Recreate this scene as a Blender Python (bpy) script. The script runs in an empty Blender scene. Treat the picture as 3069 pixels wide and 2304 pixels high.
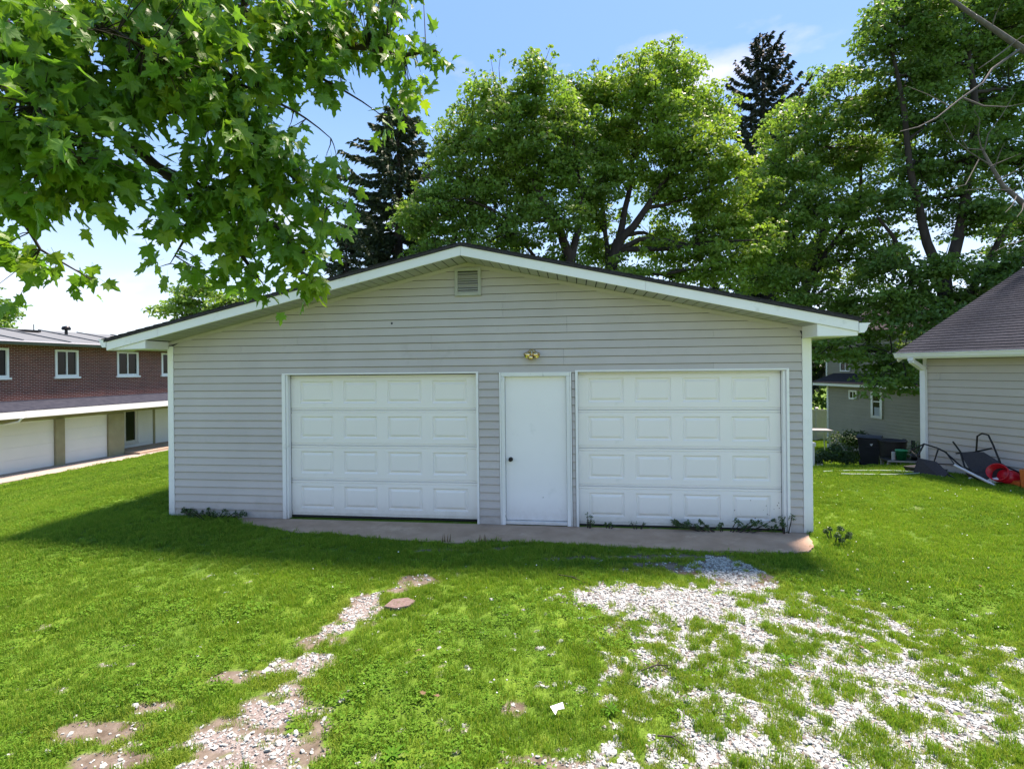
import bpy, bmesh, math, random
import numpy as np
from mathutils import Vector, Matrix, Euler

random.seed(7); RNG = np.random.default_rng(11)
PI = math.pi; R = math.radians
scene = bpy.context.scene
C = scene.collection

# ------------------------------------------------------------------ camera, world, sun, exposure
cam_d = bpy.data.cameras.new('camera'); cam = bpy.data.objects.new('camera', cam_d); C.objects.link(cam)
cam.location = (0, 0, 2.2); cam.rotation_euler = (R(90), R(0.6), 0)
cam_d.sensor_width = 36; cam_d.lens = 17.9; cam_d.shift_y = -0.0154
cam_d.clip_start = 0.05; cam_d.clip_end = 2000
scene.camera = cam

SUN_AZ, SUN_EL = 48.0, 66.0          # azimuth from +Y towards +X
w = bpy.data.worlds.new('World'); scene.world = w; w.use_nodes = True
nt = w.node_tree; nt.nodes.clear()
wout = nt.nodes.new('ShaderNodeOutputWorld'); wbg = nt.nodes.new('ShaderNodeBackground')
sky = nt.nodes.new('ShaderNodeTexSky'); sky.sky_type = 'NISHITA'; sky.sun_disc = False
sky.sun_elevation = R(SUN_EL); sky.sun_rotation = R(SUN_AZ); sky.air_density = 1.0; sky.dust_density = 0.2; sky.ozone_density = 2.5
tc = nt.nodes.new('ShaderNodeTexCoord'); mp = nt.nodes.new('ShaderNodeMapping'); mp.inputs['Scale'].default_value = (1.0, 1.0, 2.6)
mp.inputs['Location'].default_value = (0.35, 0.2, 0.1)
nz = nt.nodes.new('ShaderNodeTexNoise'); nz.inputs['Scale'].default_value = 2.1; nz.inputs['Detail'].default_value = 7; nz.inputs['Roughness'].default_value = 0.52
cr = nt.nodes.new('ShaderNodeValToRGB'); cr.color_ramp.elements[0].position = 0.58; cr.color_ramp.elements[1].position = 0.80
cr.color_ramp.elements[0].color = (0, 0, 0, 1); cr.color_ramp.elements[1].color = (0.8, 0.8, 0.8, 1)
mx = nt.nodes.new('ShaderNodeMix'); mx.data_type = 'RGBA'; mx.inputs['B'].default_value = (2.6, 2.6, 2.65, 1)
L = nt.links.new
L(tc.outputs['Generated'], mp.inputs['Vector']); L(mp.outputs['Vector'], nz.inputs['Vector']); L(nz.outputs['Fac'], cr.inputs['Fac'])
# humid summer air: the sky pales towards the horizon all the way round
sp_ = nt.nodes.new('ShaderNodeSeparateXYZ'); L(tc.outputs['Generated'], sp_.inputs[0])
hr = nt.nodes.new('ShaderNodeValToRGB'); L(sp_.outputs['Z'], hr.inputs['Fac'])
hr.color_ramp.elements[0].position = 0.0; hr.color_ramp.elements[0].color = (1.12, 1.48, 1.82, 1)
hr.color_ramp.elements[1].position = 1.0; hr.color_ramp.elements[1].color = (0.3, .75, 1.6, 1)
for ps, cc in ((0.10, (.95, 1.38, 1.82, 1)), (0.28, (.44, 1.00, 1.66, 1)), (0.5, (.20, .68, 1.50, 1))):
    e_ = hr.color_ramp.elements.new(ps); e_.color = cc
hm = nt.nodes.new('ShaderNodeMix'); hm.data_type = 'RGBA'; hm.inputs['Factor'].default_value = 0.8
L(sky.outputs['Color'], hm.inputs['A']); L(hr.outputs['Color'], hm.inputs['B'])
L(cr.outputs['Color'], mx.inputs['Factor']); L(hm.outputs['Result'], mx.inputs['A'])
L(mx.outputs['Result'], wbg.inputs['Color']); L(wbg.outputs['Background'], wout.inputs['Surface'])
wbg.inputs['Strength'].default_value = 0.13
sd = bpy.data.lights.new('sun', 'SUN'); sd.energy = 2.6; sd.angle = R(8); sd.color = (1.0, 0.955, 0.88)
sun = bpy.data.objects.new('sun', sd); C.objects.link(sun)
sv = Vector((math.sin(R(SUN_AZ)) * math.cos(R(SUN_EL)), math.cos(R(SUN_AZ)) * math.cos(R(SUN_EL)), math.sin(R(SUN_EL))))
sun.rotation_euler = sv.to_track_quat('Z', 'Y').to_euler(); sun.location = (0, 0, 30)
scene.view_settings.view_transform = 'Standard'; scene.view_settings.look = 'None'
scene.view_settings.exposure = 2.2; scene.view_settings.gamma = 1.0; scene.view_settings.use_curve_mapping = False
scene.view_settings.use_white_balance = True; scene.view_settings.white_balance_temperature = 7400; scene.view_settings.white_balance_tint = 24   # the camera's own colour balance for the shade

# ------------------------------------------------------------------ helpers
def smooth(t): t = np.clip(t, 0, 1); return t * t * (3 - 2 * t)
def hash2(ix, iy, s):
    h = np.sin(ix * 127.1 + iy * 311.7 + s * 74.7) * 43758.5453
    return h - np.floor(h)
def vnoise(x, y, s=0):
    ix, iy = np.floor(x), np.floor(y); fx, fy = x - ix, y - iy
    fx = fx * fx * (3 - 2 * fx); fy = fy * fy * (3 - 2 * fy)
    a, b, c, d = hash2(ix, iy, s), hash2(ix + 1, iy, s), hash2(ix, iy + 1, s), hash2(ix + 1, iy + 1, s)
    return (a * (1 - fx) + b * fx) * (1 - fy) + (c * (1 - fx) + d * fx) * fy
def fbm(x, y, s=0, o=4):
    r = 0; a = 0.5; t = 0
    for k in range(o): r = r + a * vnoise(x * 2 ** k, y * 2 ** k, s + k); t += a; a *= 0.5
    return r / t

def mat(name, col, rough=0.6, col2=None, scale=6.0, detail=5, bump=0.0, bscale=60.0, metal=0.0, spec=0.4, rnd=0.0,
        transl=0.0, tcol=None, coords='Object', stretch=None, tint=None, dirt=None, dirt_scale=3.0, dirt_pos=(0.55, 0.75), splash=None):
    m = bpy.data.materials.new(name); m.use_nodes = True; n = m.node_tree; n.nodes.clear(); k = n.links.new
    out = n.nodes.new('ShaderNodeOutputMaterial'); b = n.nodes.new('ShaderNodeBsdfPrincipled')
    b.inputs['Roughness'].default_value = rough; b.inputs['Metallic'].default_value = metal
    b.inputs['Specular IOR Level'].default_value = spec
    t = n.nodes.new('ShaderNodeTexCoord'); vec = t.outputs[coords] if coords != 'World' else None
    if coords == 'World':
        g = n.nodes.new('ShaderNodeNewGeometry'); vec = g.outputs['Position']
    if stretch:
        q = n.nodes.new('ShaderNodeMapping'); q.inputs['Scale'].default_value = stretch; k(vec, q.inputs['Vector']); vec = q.outputs['Vector']
    csock = None
    if col2 is not None:
        a = n.nodes.new('ShaderNodeTexNoise'); a.inputs['Scale'].default_value = scale; a.inputs['Detail'].default_value = detail
        a.inputs['Roughness'].default_value = 0.6; k(vec, a.inputs['Vector'])
        r = n.nodes.new('ShaderNodeValToRGB'); r.color_ramp.elements[0].position = 0.32; r.color_ramp.elements[1].position = 0.68
        r.color_ramp.elements[0].color = (*col, 1); r.color_ramp.elements[1].color = (*col2, 1); k(a.outputs['Fac'], r.inputs['Fac'])
        csock = r.outputs['Color']
    if tint is not None:      # per-vertex attribute blends to a second pigment
        at = n.nodes.new('ShaderNodeAttribute'); at.attribute_name = 'tint'
        x = n.nodes.new('ShaderNodeMix'); x.data_type = 'RGBA'; k(at.outputs['Fac'], x.inputs['Factor'])
        if csock: k(csock, x.inputs['A'])
        else: x.inputs['A'].default_value = (*col, 1)
        x.inputs['B'].default_value = (*tint, 1); csock = x.outputs['Result']
    if dirt is not None:
        a = n.nodes.new('ShaderNodeTexNoise'); a.inputs['Scale'].default_value = dirt_scale; a.inputs['Detail'].default_value = 8
        a.inputs['Roughness'].default_value = 0.7; k(vec, a.inputs['Vector'])
        r = n.nodes.new('ShaderNodeMapRange'); r.inputs['From Min'].default_value = dirt_pos[0]; r.inputs['From Max'].default_value = dirt_pos[1]
        k(a.outputs['Fac'], r.inputs['Value'])
        x = n.nodes.new('ShaderNodeMix'); x.data_type = 'RGBA'; k(r.outputs['Result'], x.inputs['Factor'])
        if csock: k(csock, x.inputs['A'])
        else: x.inputs['A'].default_value = (*col, 1)
        x.inputs['B'].default_value = (*dirt, 1); csock = x.outputs['Result']
    if splash is not None:    # rain-splashed soil on the lowest part of the wall
        gg = n.nodes.new('ShaderNodeNewGeometry'); sx_ = n.nodes.new('ShaderNodeSeparateXYZ'); k(gg.outputs['Position'], sx_.inputs[0])
        r1 = n.nodes.new('ShaderNodeMapRange'); r1.inputs['From Min'].default_value = 0.42; r1.inputs['From Max'].default_value = 0.0; k(sx_.outputs['Z'], r1.inputs['Value'])
        a = n.nodes.new('ShaderNodeTexNoise'); a.inputs['Scale'].default_value = 9; a.inputs['Detail'].default_value = 9; a.inputs['Roughness'].default_value = 0.75; k(gg.outputs['Position'], a.inputs['Vector'])
        pw_ = n.nodes.new('ShaderNodeMath'); pw_.operation = 'POWER'; k(r1.outputs['Result'], pw_.inputs[0]); pw_.inputs[1].default_value = 1.6
        ml = n.nodes.new('ShaderNodeMath'); ml.operation = 'MULTIPLY'; k(pw_.outputs[0], ml.inputs[0]); k(a.outputs['Fac'], ml.inputs[1]); ml.use_clamp = True
        x = n.nodes.new('ShaderNodeMix'); x.data_type = 'RGBA'; k(ml.outputs[0], x.inputs['Factor'])
        if csock: k(csock, x.inputs['A'])
        else: x.inputs['A'].default_value = (*col, 1)
        x.inputs['B'].default_value = (*splash, 1); csock = x.outputs['Result']
    if rnd:
        oi = n.nodes.new('ShaderNodeObjectInfo'); mr = n.nodes.new('ShaderNodeMapRange')
        mr.inputs['To Min'].default_value = 1 - rnd; mr.inputs['To Max'].default_value = 1 + rnd; k(oi.outputs['Random'], mr.inputs['Value'])
        hs = n.nodes.new('ShaderNodeHueSaturation'); k(mr.outputs['Result'], hs.inputs['Value'])
        if csock: k(csock, hs.inputs['Color'])
        else: hs.inputs['Color'].default_value = (*col, 1)
        csock = hs.outputs['Color']
    if csock: k(csock, b.inputs['Base Color'])
    else: b.inputs['Base Color'].default_value = (*col, 1)
    if bump:
        a = n.nodes.new('ShaderNodeTexNoise'); a.inputs['Scale'].default_value = bscale; a.inputs['Detail'].default_value = 4; k(vec, a.inputs['Vector'])
        bp = n.nodes.new('ShaderNodeBump'); bp.inputs['Strength'].default_value = bump; bp.inputs['Distance'].default_value = 0.01
        k(a.outputs['Fac'], bp.inputs['Height']); k(bp.outputs['Normal'], b.inputs['Normal'])
    if transl:
        tr = n.nodes.new('ShaderNodeBsdfTranslucent')
        if csock:
            g = n.nodes.new('ShaderNodeMix'); g.data_type = 'RGBA'; g.blend_type = 'MULTIPLY'; g.inputs['Factor'].default_value = 1
            k(csock, g.inputs['A']); g.inputs['B'].default_value = (*(tcol or (1, 1, 1)), 1); k(g.outputs['Result'], tr.inputs['Color'])
        ms = n.nodes.new('ShaderNodeMixShader'); ms.inputs['Fac'].default_value = transl
        k(b.outputs['BSDF'], ms.inputs[1]); k(tr.outputs['BSDF'], ms.inputs[2]); k(ms.outputs['Shader'], out.inputs['Surface'])
    else: k(b.outputs['BSDF'], out.inputs['Surface'])
    return m

M = {}
M['siding'] = mat('vinyl_siding_grey', (0.47, 0.430, 0.418), 0.45, (0.52, 0.478, 0.465), 1.3, 3, 0.08, 90, rnd=0.035, dirt=(0.38, 0.355, 0.33), dirt_scale=2.2, dirt_pos=(0.58, 0.85), splash=(0.22, 0.19, 0.14))
M['lap_shade'] = mat('lap_shade_core', (0.08, 0.08, 0.085), 0.8)  # dark core colour stands in for the shadow lines between siding courses
M['siding_tan'] = mat('vinyl_siding_tan', (0.48, 0.425, 0.375), 0.5, (0.53, 0.475, 0.42), 1.1, 3, 0.08, 90, rnd=0.03)
M['siding_olive'] = mat('vinyl_siding_olive', (0.25, 0.23, 0.17), 0.55, (0.29, 0.265, 0.20), 1.1, 3, 0.08, 90, rnd=0.03)
M['siding_white'] = mat('vinyl_siding_white', (0.70, 0.70, 0.69), 0.5, (0.76, 0.76, 0.75), 1.0)
M['trim'] = mat('white_trim', (0.80, 0.80, 0.80), 0.4, (0.84, 0.84, 0.84), 2.0, 4, 0.05, 60, dirt=(0.55, 0.56, 0.52), dirt_scale=5, dirt_pos=(0.6, 0.8), splash=(0.34, 0.31, 0.26))
M['casing'] = mat('peeling_white_paint', (0.72, 0.725, 0.715), 0.6, (0.78, 0.78, 0.77), 3.0, 5, 0.3, 40, dirt=(0.33, 0.33, 0.30), dirt_scale=14, dirt_pos=(0.60, 0.68), stretch=(1, 1, 0.22))
M['door_panel'] = mat('off_white_steel', (0.83, 0.80, 0.765), 0.42, (0.86, 0.83, 0.80), 0.9, 3, 0.04, 30, dirt=(0.68, 0.68, 0.64), dirt_scale=3, dirt_pos=(0.62, 0.85), splash=(0.38, 0.34, 0.27))
M['slab_door'] = mat('white_door_paint', (0.83, 0.82, 0.83), 0.38, (0.86, 0.85, 0.86), 1.5, 4, 0.05, 12, dirt=(0.66, 0.66, 0.65), dirt_scale=4, dirt_pos=(0.6, 0.85), splash=(0.40, 0.36, 0.30))
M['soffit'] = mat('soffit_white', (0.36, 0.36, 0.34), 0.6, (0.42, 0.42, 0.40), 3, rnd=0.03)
M['dark'] = mat('black_gap', (0.02, 0.02, 0.02), 0.8)
M['shingle'] = mat('dark_shingle', (0.035, 0.033, 0.036), 0.9, (0.065, 0.06, 0.065), 40, 4, 0.8, 220, rnd=0.12, spec=0.08)
M['shingle_purple'] = mat('grey_purple_shingle', (0.021, 0.025, 0.032), 0.9, (0.040, 0.046, 0.058), 22, 5, 0.8, 200, rnd=0.12, spec=0.08)
M['roof_blue'] = mat('blue_grey_roll_roof', (0.025, 0.029, 0.042), 0.85, (0.045, 0.05, 0.065), 5, 5, 0.4, 80, spec=0.08)
M['roof_metal'] = mat('pale_grey_roofing', (0.095, 0.11, 0.115), 0.8, (0.15, 0.17, 0.175), 2.5, 4, 0.1, 20, stretch=(0.3, 3, 3))
M['olive_paint'] = mat('olive_painted_block', (0.27, 0.25, 0.155), 0.8, (0.33, 0.31, 0.20), 2, 4, 0.3, 30)
M['white_door_far'] = mat('white_overhead_door', (0.74, 0.75, 0.75), 0.5, (0.78, 0.78, 0.78), 1)
M['concrete'] = mat('stained_concrete', (0.34, 0.225, 0.155), 0.9, (0.46, 0.32, 0.23), 3.0, 8, 0.5, 120, dirt=(0.58, 0.43, 0.32), dirt_scale=1.6, dirt_pos=(0.56, 0.72), coords='World')
M['concrete_pale'] = mat('pale_pink_concrete', (0.30, 0.25, 0.215), 0.9, (0.36, 0.31, 0.27), 2, 6, 0.3, 60)
M['porch'] = mat('tan_porch_floor', (0.36, 0.26, 0.19), 0.8, (0.42, 0.32, 0.24), 2)
M['glass'] = mat('window_glass', (0.012, 0.014, 0.016), 0.12, spec=0.2)
M['curtain'] = mat('pale_curtain', (0.35, 0.38, 0.42), 0.8)
M['brass'] = mat('polished_brass', (0.72, 0.52, 0.24), 0.22, (0.80, 0.62, 0.34), 20, metal=1.0)
M['brown_rust'] = mat('brown_socket', (0.12, 0.06, 0.03), 0.5)
M['knob'] = mat('dark_bronze_knob', (0.02, 0.017, 0.015), 0.3, metal=0.6)
M['bin'] = mat('black_bin_plastic', (0.022, 0.023, 0.028), 0.45, (0.03, 0.031, 0.037), 4, 4, 0.1, 60)
M['brown_plastic'] = mat('brown_black_plastic', (0.035, 0.03, 0.030), 0.55, (0.05, 0.044, 0.042), 3)
M['green_pot'] = mat('green_pot_plastic', (0.0, 0.26, 0.10), 0.35, (0.0, 0.30, 0.12), 4)
M['red'] = mat('red_bucket_plastic', (0.48, 0.008, 0.018), 0.3, (0.54, 0.012, 0.025), 5)
M['orange'] = mat('orange_plastic', (0.62, 0.13, 0.03), 0.4, (0.66, 0.16, 0.04), 5)
M['black_metal'] = mat('black_metal_tube', (0.012, 0.012, 0.013), 0.4, metal=0.3)
M['black_cloth'] = mat('charcoal_mesh_cloth', (0.03, 0.028, 0.033), 0.8, (0.045, 0.042, 0.048), 30)
M['silver'] = mat('pale_grey_metal', (0.6, 0.6, 0.62), 0.35, metal=0.2)
M['white_plastic'] = mat('white_plastic', (0.78, 0.78, 0.78), 0.4, (0.72, 0.72, 0.70), 8)
M['grey_table'] = mat('grey_weathered_top', (0.20, 0.21, 0.23), 0.6, (0.28, 0.29, 0.31), 8)
M['hose'] = mat('pale_green_hose', (0.38, 0.50, 0.38), 0.5)
M['paver'] = mat('red_brown_paver', (0.13, 0.09, 0.08), 0.95, (0.20, 0.15, 0.135), 30, 6, 0.9, 90)
M['stone_white'] = mat('white_crushed_stone', (0.26, 0.285, 0.27), 0.9, (0.45, 0.485, 0.465), 25, 5, 0.5, 60, coords='World', tint=(0.12, 0.10, 0.09))
M['flower'] = mat('white_clover_head', (0.75, 0.76, 0.72), 0.7)
M['bark'] = mat('grey_brown_bark', (0.05, 0.042, 0.035), 0.95, (0.10, 0.088, 0.075), 9, 6, 1.0, 35, stretch=(1, 1, 0.25))
M['bark_dark'] = mat('dark_bark', (0.028, 0.023, 0.019), 0.95, (0.055, 0.046, 0.038), 9, 6, 0.8, 35, stretch=(1, 1, 0.25))
M['bark_bare'] = mat('pale_dead_wood', (0.09, 0.08, 0.07), 0.9, (0.15, 0.14, 0.125), 9, 6, 0.6, 35, stretch=(1, 1, 0.25))
M['twig'] = mat('maple_twig', (0.035, 0.028, 0.02), 0.8)
M['leaf_maple'] = mat('near_maple_leaf', (0.066, 0.180, 0.024), 0.42, (0.092, 0.230, 0.030), 2.0, 3, 0.25, 55, transl=0.40, tcol=(1.85, 1.9, 1.0), coords='World', tint=(0.17, 0.27, 0.02), rnd=0.0, spec=0.35)
M['leaf_a'] = mat('bright_maple_foliage', (0.115, 0.25, 0.036), 0.5, (0.18, 0.34, 0.05), 0.5, 4, transl=0.42, tcol=(1.7, 1.6, 0.9), coords='World', tint=(0.16, 0.23, 0.04))
M['leaf_b'] = mat('mid_maple_foliage', (0.095, 0.22, 0.036), 0.5, (0.15, 0.30, 0.05), 0.5, 4, transl=0.42, tcol=(1.7, 1.6, 0.9), coords='World', tint=(0.13, 0.20, 0.045))
M['leaf_c'] = mat('dark_maple_foliage', (0.068, 0.17, 0.034), 0.5, (0.115, 0.24, 0.045), 0.5, 4, transl=0.42, tcol=(1.7, 1.6, 0.9), coords='World', tint=(0.10, 0.17, 0.04))
M['needle'] = mat('spruce_needles', (0.026, 0.052, 0.026), 0.7, (0.045, 0.080, 0.036), 0.8, 4, transl=0.12, coords='World', tint=(0.08, 0.115, 0.045))
M['needle_brown'] = mat('dark_spruce_needles', (0.014, 0.028, 0.017), 0.7, (0.026, 0.046, 0.025), 0.8, 4, transl=0.1, coords='World', tint=(0.032, 0.042, 0.02))
M['shrub'] = mat('shrub_leaf', (0.03, 0.085, 0.025), 0.5, (0.055, 0.13, 0.035), 2, 4, transl=0.25, tcol=(1.6, 1.7, 1), coords='World', tint=(0.10, 0.18, 0.05))
M['weed'] = mat('dark_weed_leaf', (0.028, 0.075, 0.022), 0.5, (0.05, 0.11, 0.03), 3, 4, transl=0.22, tcol=(1.6, 1.7, 1), coords='World', tint=(0.085, 0.14, 0.045))
M['grass'] = mat('lawn_blade', (0.045, 0.165, 0.014), 0.7, (0.140, 0.295, 0.026), 0.65, 6, transl=0.34, tcol=(1.7, 1.75, 1), coords='World', tint=(0.24, 0.31, 0.05), spec=0.1)
M['clover'] = mat('clover_leaf', (0.050, 0.155, 0.014), 0.85, (0.09, 0.21, 0.02), 1.2, 5, transl=0.25, tcol=(1.6, 1.7, 1), coords='World', tint=(0.13, 0.24, 0.03), spec=0.05)
M['dry'] = mat('brown_dead_leaf', (0.12, 0.075, 0.04), 0.8, (0.2, 0.13, 0.07), 6)

def ground_mat():
    m = bpy.data.materials.new('lawn_soil'); m.use_nodes = True; n = m.node_tree; k = n.links.new
    b = n.nodes['Principled BSDF']; b.inputs['Roughness'].default_value = 0.95; b.inputs['Specular IOR Level'].default_value = 0.15
    g = n.nodes.new('ShaderNodeNewGeometry')
    def noise(sc, d=6):
        a = n.nodes.new('ShaderNodeTexNoise'); a.inputs['Scale'].default_value = sc; a.inputs['Detail'].default_value = d
        a.inputs['Roughness'].default_value = 0.65; k(g.outputs['Position'], a.inputs['Vector']); return a.outputs['Fac']
    def ramp(f, c0, c1, p0=0.35, p1=0.65):
        r = n.nodes.new('ShaderNodeValToRGB'); r.color_ramp.elements[0].position = p0; r.color_ramp.elements[1].position = p1
        r.color_ramp.elements[0].color = (*c0, 1); r.color_ramp.elements[1].color = (*c1, 1); k(f, r.inputs['Fac']); return r.outputs['Color']
    def mix(f, a, c):
        x = n.nodes.new('ShaderNodeMix'); x.data_type = 'RGBA'; k(f, x.inputs['Factor']); k(a, x.inputs['A']); k(c, x.inputs['B']); return x.outputs['Result']
    turf = ramp(noise(1.3), (0.06, 0.13, 0.014), (0.11, 0.19, 0.02))
    turf2 = ramp(noise(60, 3), (0.5, 0.5, 0.5), (1.5, 1.5, 1.5))
    mm = n.nodes.new('ShaderNodeMix'); mm.data_type = 'RGBA'; mm.blend_type = 'MULTIPLY'; mm.inputs['Factor'].default_value = 0.7
    k(turf, mm.inputs['A']); k(turf2, mm.inputs['B']); turf = mm.outputs['Result']
    soil = ramp(noise(9, 8), (0.095, 0.075, 0.055), (0.20, 0.172, 0.138))
    grav = ramp(noise(70, 4), (0.08, 0.065, 0.055), (0.27, 0.24, 0.22), 0.33, 0.58)
    def att(nm):
        a = n.nodes.new('ShaderNodeAttribute'); a.attribute_name = nm; return a.outputs['Fac']
    c = mix(att('dirt'), turf, soil); c = mix(att('gravel'), c, grav); k(c, b.inputs['Base Color'])
    bp = n.nodes.new('ShaderNodeBump'); bp.inputs['Strength'].default_value = 0.6; bp.inputs['Distance'].default_value = 0.02
    k(noise(45, 5), bp.inputs['Height']); k(bp.outputs['Normal'], b.inputs['Normal'])
    return m
M['ground'] = ground_mat()

def brick_mat():
    m = bpy.data.materials.new('dark_red_brick'); m.use_nodes = True; n = m.node_tree; k = n.links.new
    b = n.nodes['Principled BSDF']; b.inputs['Roughness'].default_value = 0.9
    t = n.nodes.new('ShaderNodeTexCoord'); q = n.nodes.new('ShaderNodeMapping'); q.inputs['Rotation'].default_value = (R(90), 0, 0)
    k(t.outputs['Object'], q.inputs['Vector'])
    br = n.nodes.new('ShaderNodeTexBrick'); br.inputs['Scale'].default_value = 1.0
    br.inputs['Brick Width'].default_value = 0.21; br.inputs['Row Height'].default_value = 0.073; br.inputs['Mortar Size'].default_value = 0.0075
    br.inputs['Color1'].default_value = (0.12, 0.028, 0.022, 1); br.inputs['Color2'].default_value = (0.20, 0.05, 0.036, 1)
    br.inputs['Mortar'].default_value = (0.42, 0.32, 0.28, 1); br.inputs['Bias'].default_value = 0.0
    k(q.outputs['Vector'], br.inputs['Vector'])
    a = n.nodes.new('ShaderNodeTexNoise'); a.inputs['Scale'].default_value = 0.6; a.inputs['Detail'].default_value = 6; k(t.outputs['Object'], a.inputs['Vector'])
    r = n.nodes.new('ShaderNodeMapRange'); r.inputs['To Min'].default_value = 0.6; r.inputs['To Max'].default_value = 1.4; k(a.outputs['Fac'], r.inputs['Value'])
    h = n.nodes.new('ShaderNodeHueSaturation'); k(br.outputs['Color'], h.inputs['Color']); k(r.outputs['Result'], h.inputs['Value'])
    k(h.outputs['Color'], b.inputs['Base Color'])
    bp = n.nodes.new('ShaderNodeBump'); bp.inputs['Strength'].default_value = 0.6; bp.inputs['Distance'].default_value = 0.01; bp.invert = True
    k(br.outputs['Fac'], bp.inputs['Height']); k(bp.outputs['Normal'], b.inputs['Normal'])
    return m
M['brick'] = brick_mat()

class MB:
    """collects shapes and links them as one mesh object"""
    def __init__(s): s.v = []; s.f = []; s.sm = []
    def add(s, verts, faces, sm=False):
        o = len(s.v); s.v += [tuple(p) for p in verts]; s.f += [tuple(i + o for i in f) for f in faces]; s.sm += [sm] * len(faces); return s
    def box(s, x0, x1, y0, y1, z0, z1):
        return s.add([(x0, y0, z0), (x1, y0, z0), (x1, y1, z0), (x0, y1, z0), (x0, y0, z1), (x1, y0, z1), (x1, y1, z1), (x0, y1, z1)],
                     [(0, 3, 2, 1), (4, 5, 6, 7), (0, 1, 5, 4), (1, 2, 6, 5), (2, 3, 7, 6), (3, 0, 4, 7)])
    def prism_y(s, poly, y0, y1):       # polygon in x,z (counter-clockwise seen from -y), extruded along y
        n = len(poly); v = [(x, y0, z) for x, z in poly] + [(x, y1, z) for x, z in poly]
        return s.add(v, [tuple(range(n)), tuple(range(2 * n - 1, n - 1, -1))] + [(i, i + n, (i + 1) % n + n, (i + 1) % n) for i in range(n)])
    def prism_x(s, poly, x0, x1):       # polygon in y,z extruded along x
        n = len(poly); v = [(x0, y, z) for y, z in poly] + [(x1, y, z) for y, z in poly]
        return s.add(v, [tuple(range(n - 1, -1, -1)), tuple(range(n, 2 * n))] + [(i, (i + 1) % n, (i + 1) % n + n, i + n) for i in range(n)])
    def prism_z(s, poly, z0, z1):
        n = len(poly); v = [(x, y, z0) for x, y in poly] + [(x, y, z1) for x, y in poly]
        return s.add(v, [tuple(range(n - 1, -1, -1)), tuple(range(n, 2 * n))] + [(i, (i + 1) % n, (i + 1) % n + n, i + n) for i in range(n)])
    def tube(s, pts, rad, n=7, cap=True):
        pts = [Vector(p) for p in pts]; m = len(pts)
        if not hasattr(rad, '__len__'): rad = [rad] * m
        up = None; vs = []
        for i in range(m):
            d = (pts[min(i + 1, m - 1)] - pts[max(i - 1, 0)])
            d = d.normalized() if d.length > 1e-9 else Vector((0, 0, 1))
            if up is None:
                up = d.cross(Vector((0.31, 0.87, 0.39))); up.normalize()
            else:
                up = (up - d * up.dot(d)); up = up.normalized() if up.length > 1e-6 else d.orthogonal().normalized()
            b = d.cross(up)
            for k in range(n):
                a = 2 * PI * k / n; vs.append(pts[i] + (up * math.cos(a) + b * math.sin(a)) * rad[i])
        fs = [(i * n + k, i * n + (k + 1) % n, (i + 1) * n + (k + 1) % n, (i + 1) * n + k) for i in range(m - 1) for k in range(n)]
        s.add(vs, fs, True)
        if cap: s.add([vs[k] for k in range(n)], [tuple(range(n - 1, -1, -1))]); s.add([vs[(m - 1) * n + k] for k in range(n)], [tuple(range(n))])
        return s
    def lathe(s, prof, origin=(0, 0, 0), axis=(0, 0, 1), n=20, sm=True):
        q = Vector((0, 0, 1)).rotation_difference(Vector(axis).normalized()); o = Vector(origin); vs = []
        for r, z in prof:
            for k in range(n):
                a = 2 * PI * k / n; vs.append(o + q @ Vector((r * math.cos(a), r * math.sin(a), z)))
        fs = [(i * n + k, i * n + (k + 1) % n, (i + 1) * n + (k + 1) % n, (i + 1) * n + k) for i in range(len(prof) - 1) for k in range(n)]
        return s.add(vs, fs, sm)
    def mesh(s, name, m):
        me = bpy.data.meshes.new(name); me.from_pydata(s.v, [], s.f)
        me.polygons.foreach_set('use_smooth', s.sm); me.materials.append(m); me.validate(); me.update()
        bm = bmesh.new(); bm.from_mesh(me); bmesh.ops.recalc_face_normals(bm, faces=bm.faces); bm.to_mesh(me); bm.free()
        return me
    def build(s, name, m, parent=None, bevel=0.0, loc=None):
        o = bpy.data.objects.new(name, s.mesh(name, m)); C.objects.link(o)
        if parent: o.parent = parent
        if loc: o.location = loc
        if bevel:
            b = o.modifiers.new('bevel', 'BEVEL'); b.width = bevel; b.segments = 2; b.limit_method = 'ANGLE'; b.angle_limit = R(40)
        return o

def tag(o, label=None, cat=None, group=None, kind=None):
    if label: o['label'] = label
    if cat: o['category'] = cat
    if group: o['group'] = group
    if kind: o['kind'] = kind
    return o
def empty(name, loc, rz=0, label=None, cat=None, group=None):
    o = bpy.data.objects.new(name, None); C.objects.link(o); o.location = loc; o.rotation_euler = (0, 0, rz)
    o.empty_display_size = 0.1
    return tag(o, label, cat, group)
def inst(mesh, name, parent, loc=(0, 0, 0), rot=(0, 0, 0), scl=(1, 1, 1)):
    o = bpy.data.objects.new(name, mesh); C.objects.link(o); o.parent = parent; o.location = loc; o.rotation_euler = rot; o.scale = scl; return o

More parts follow.
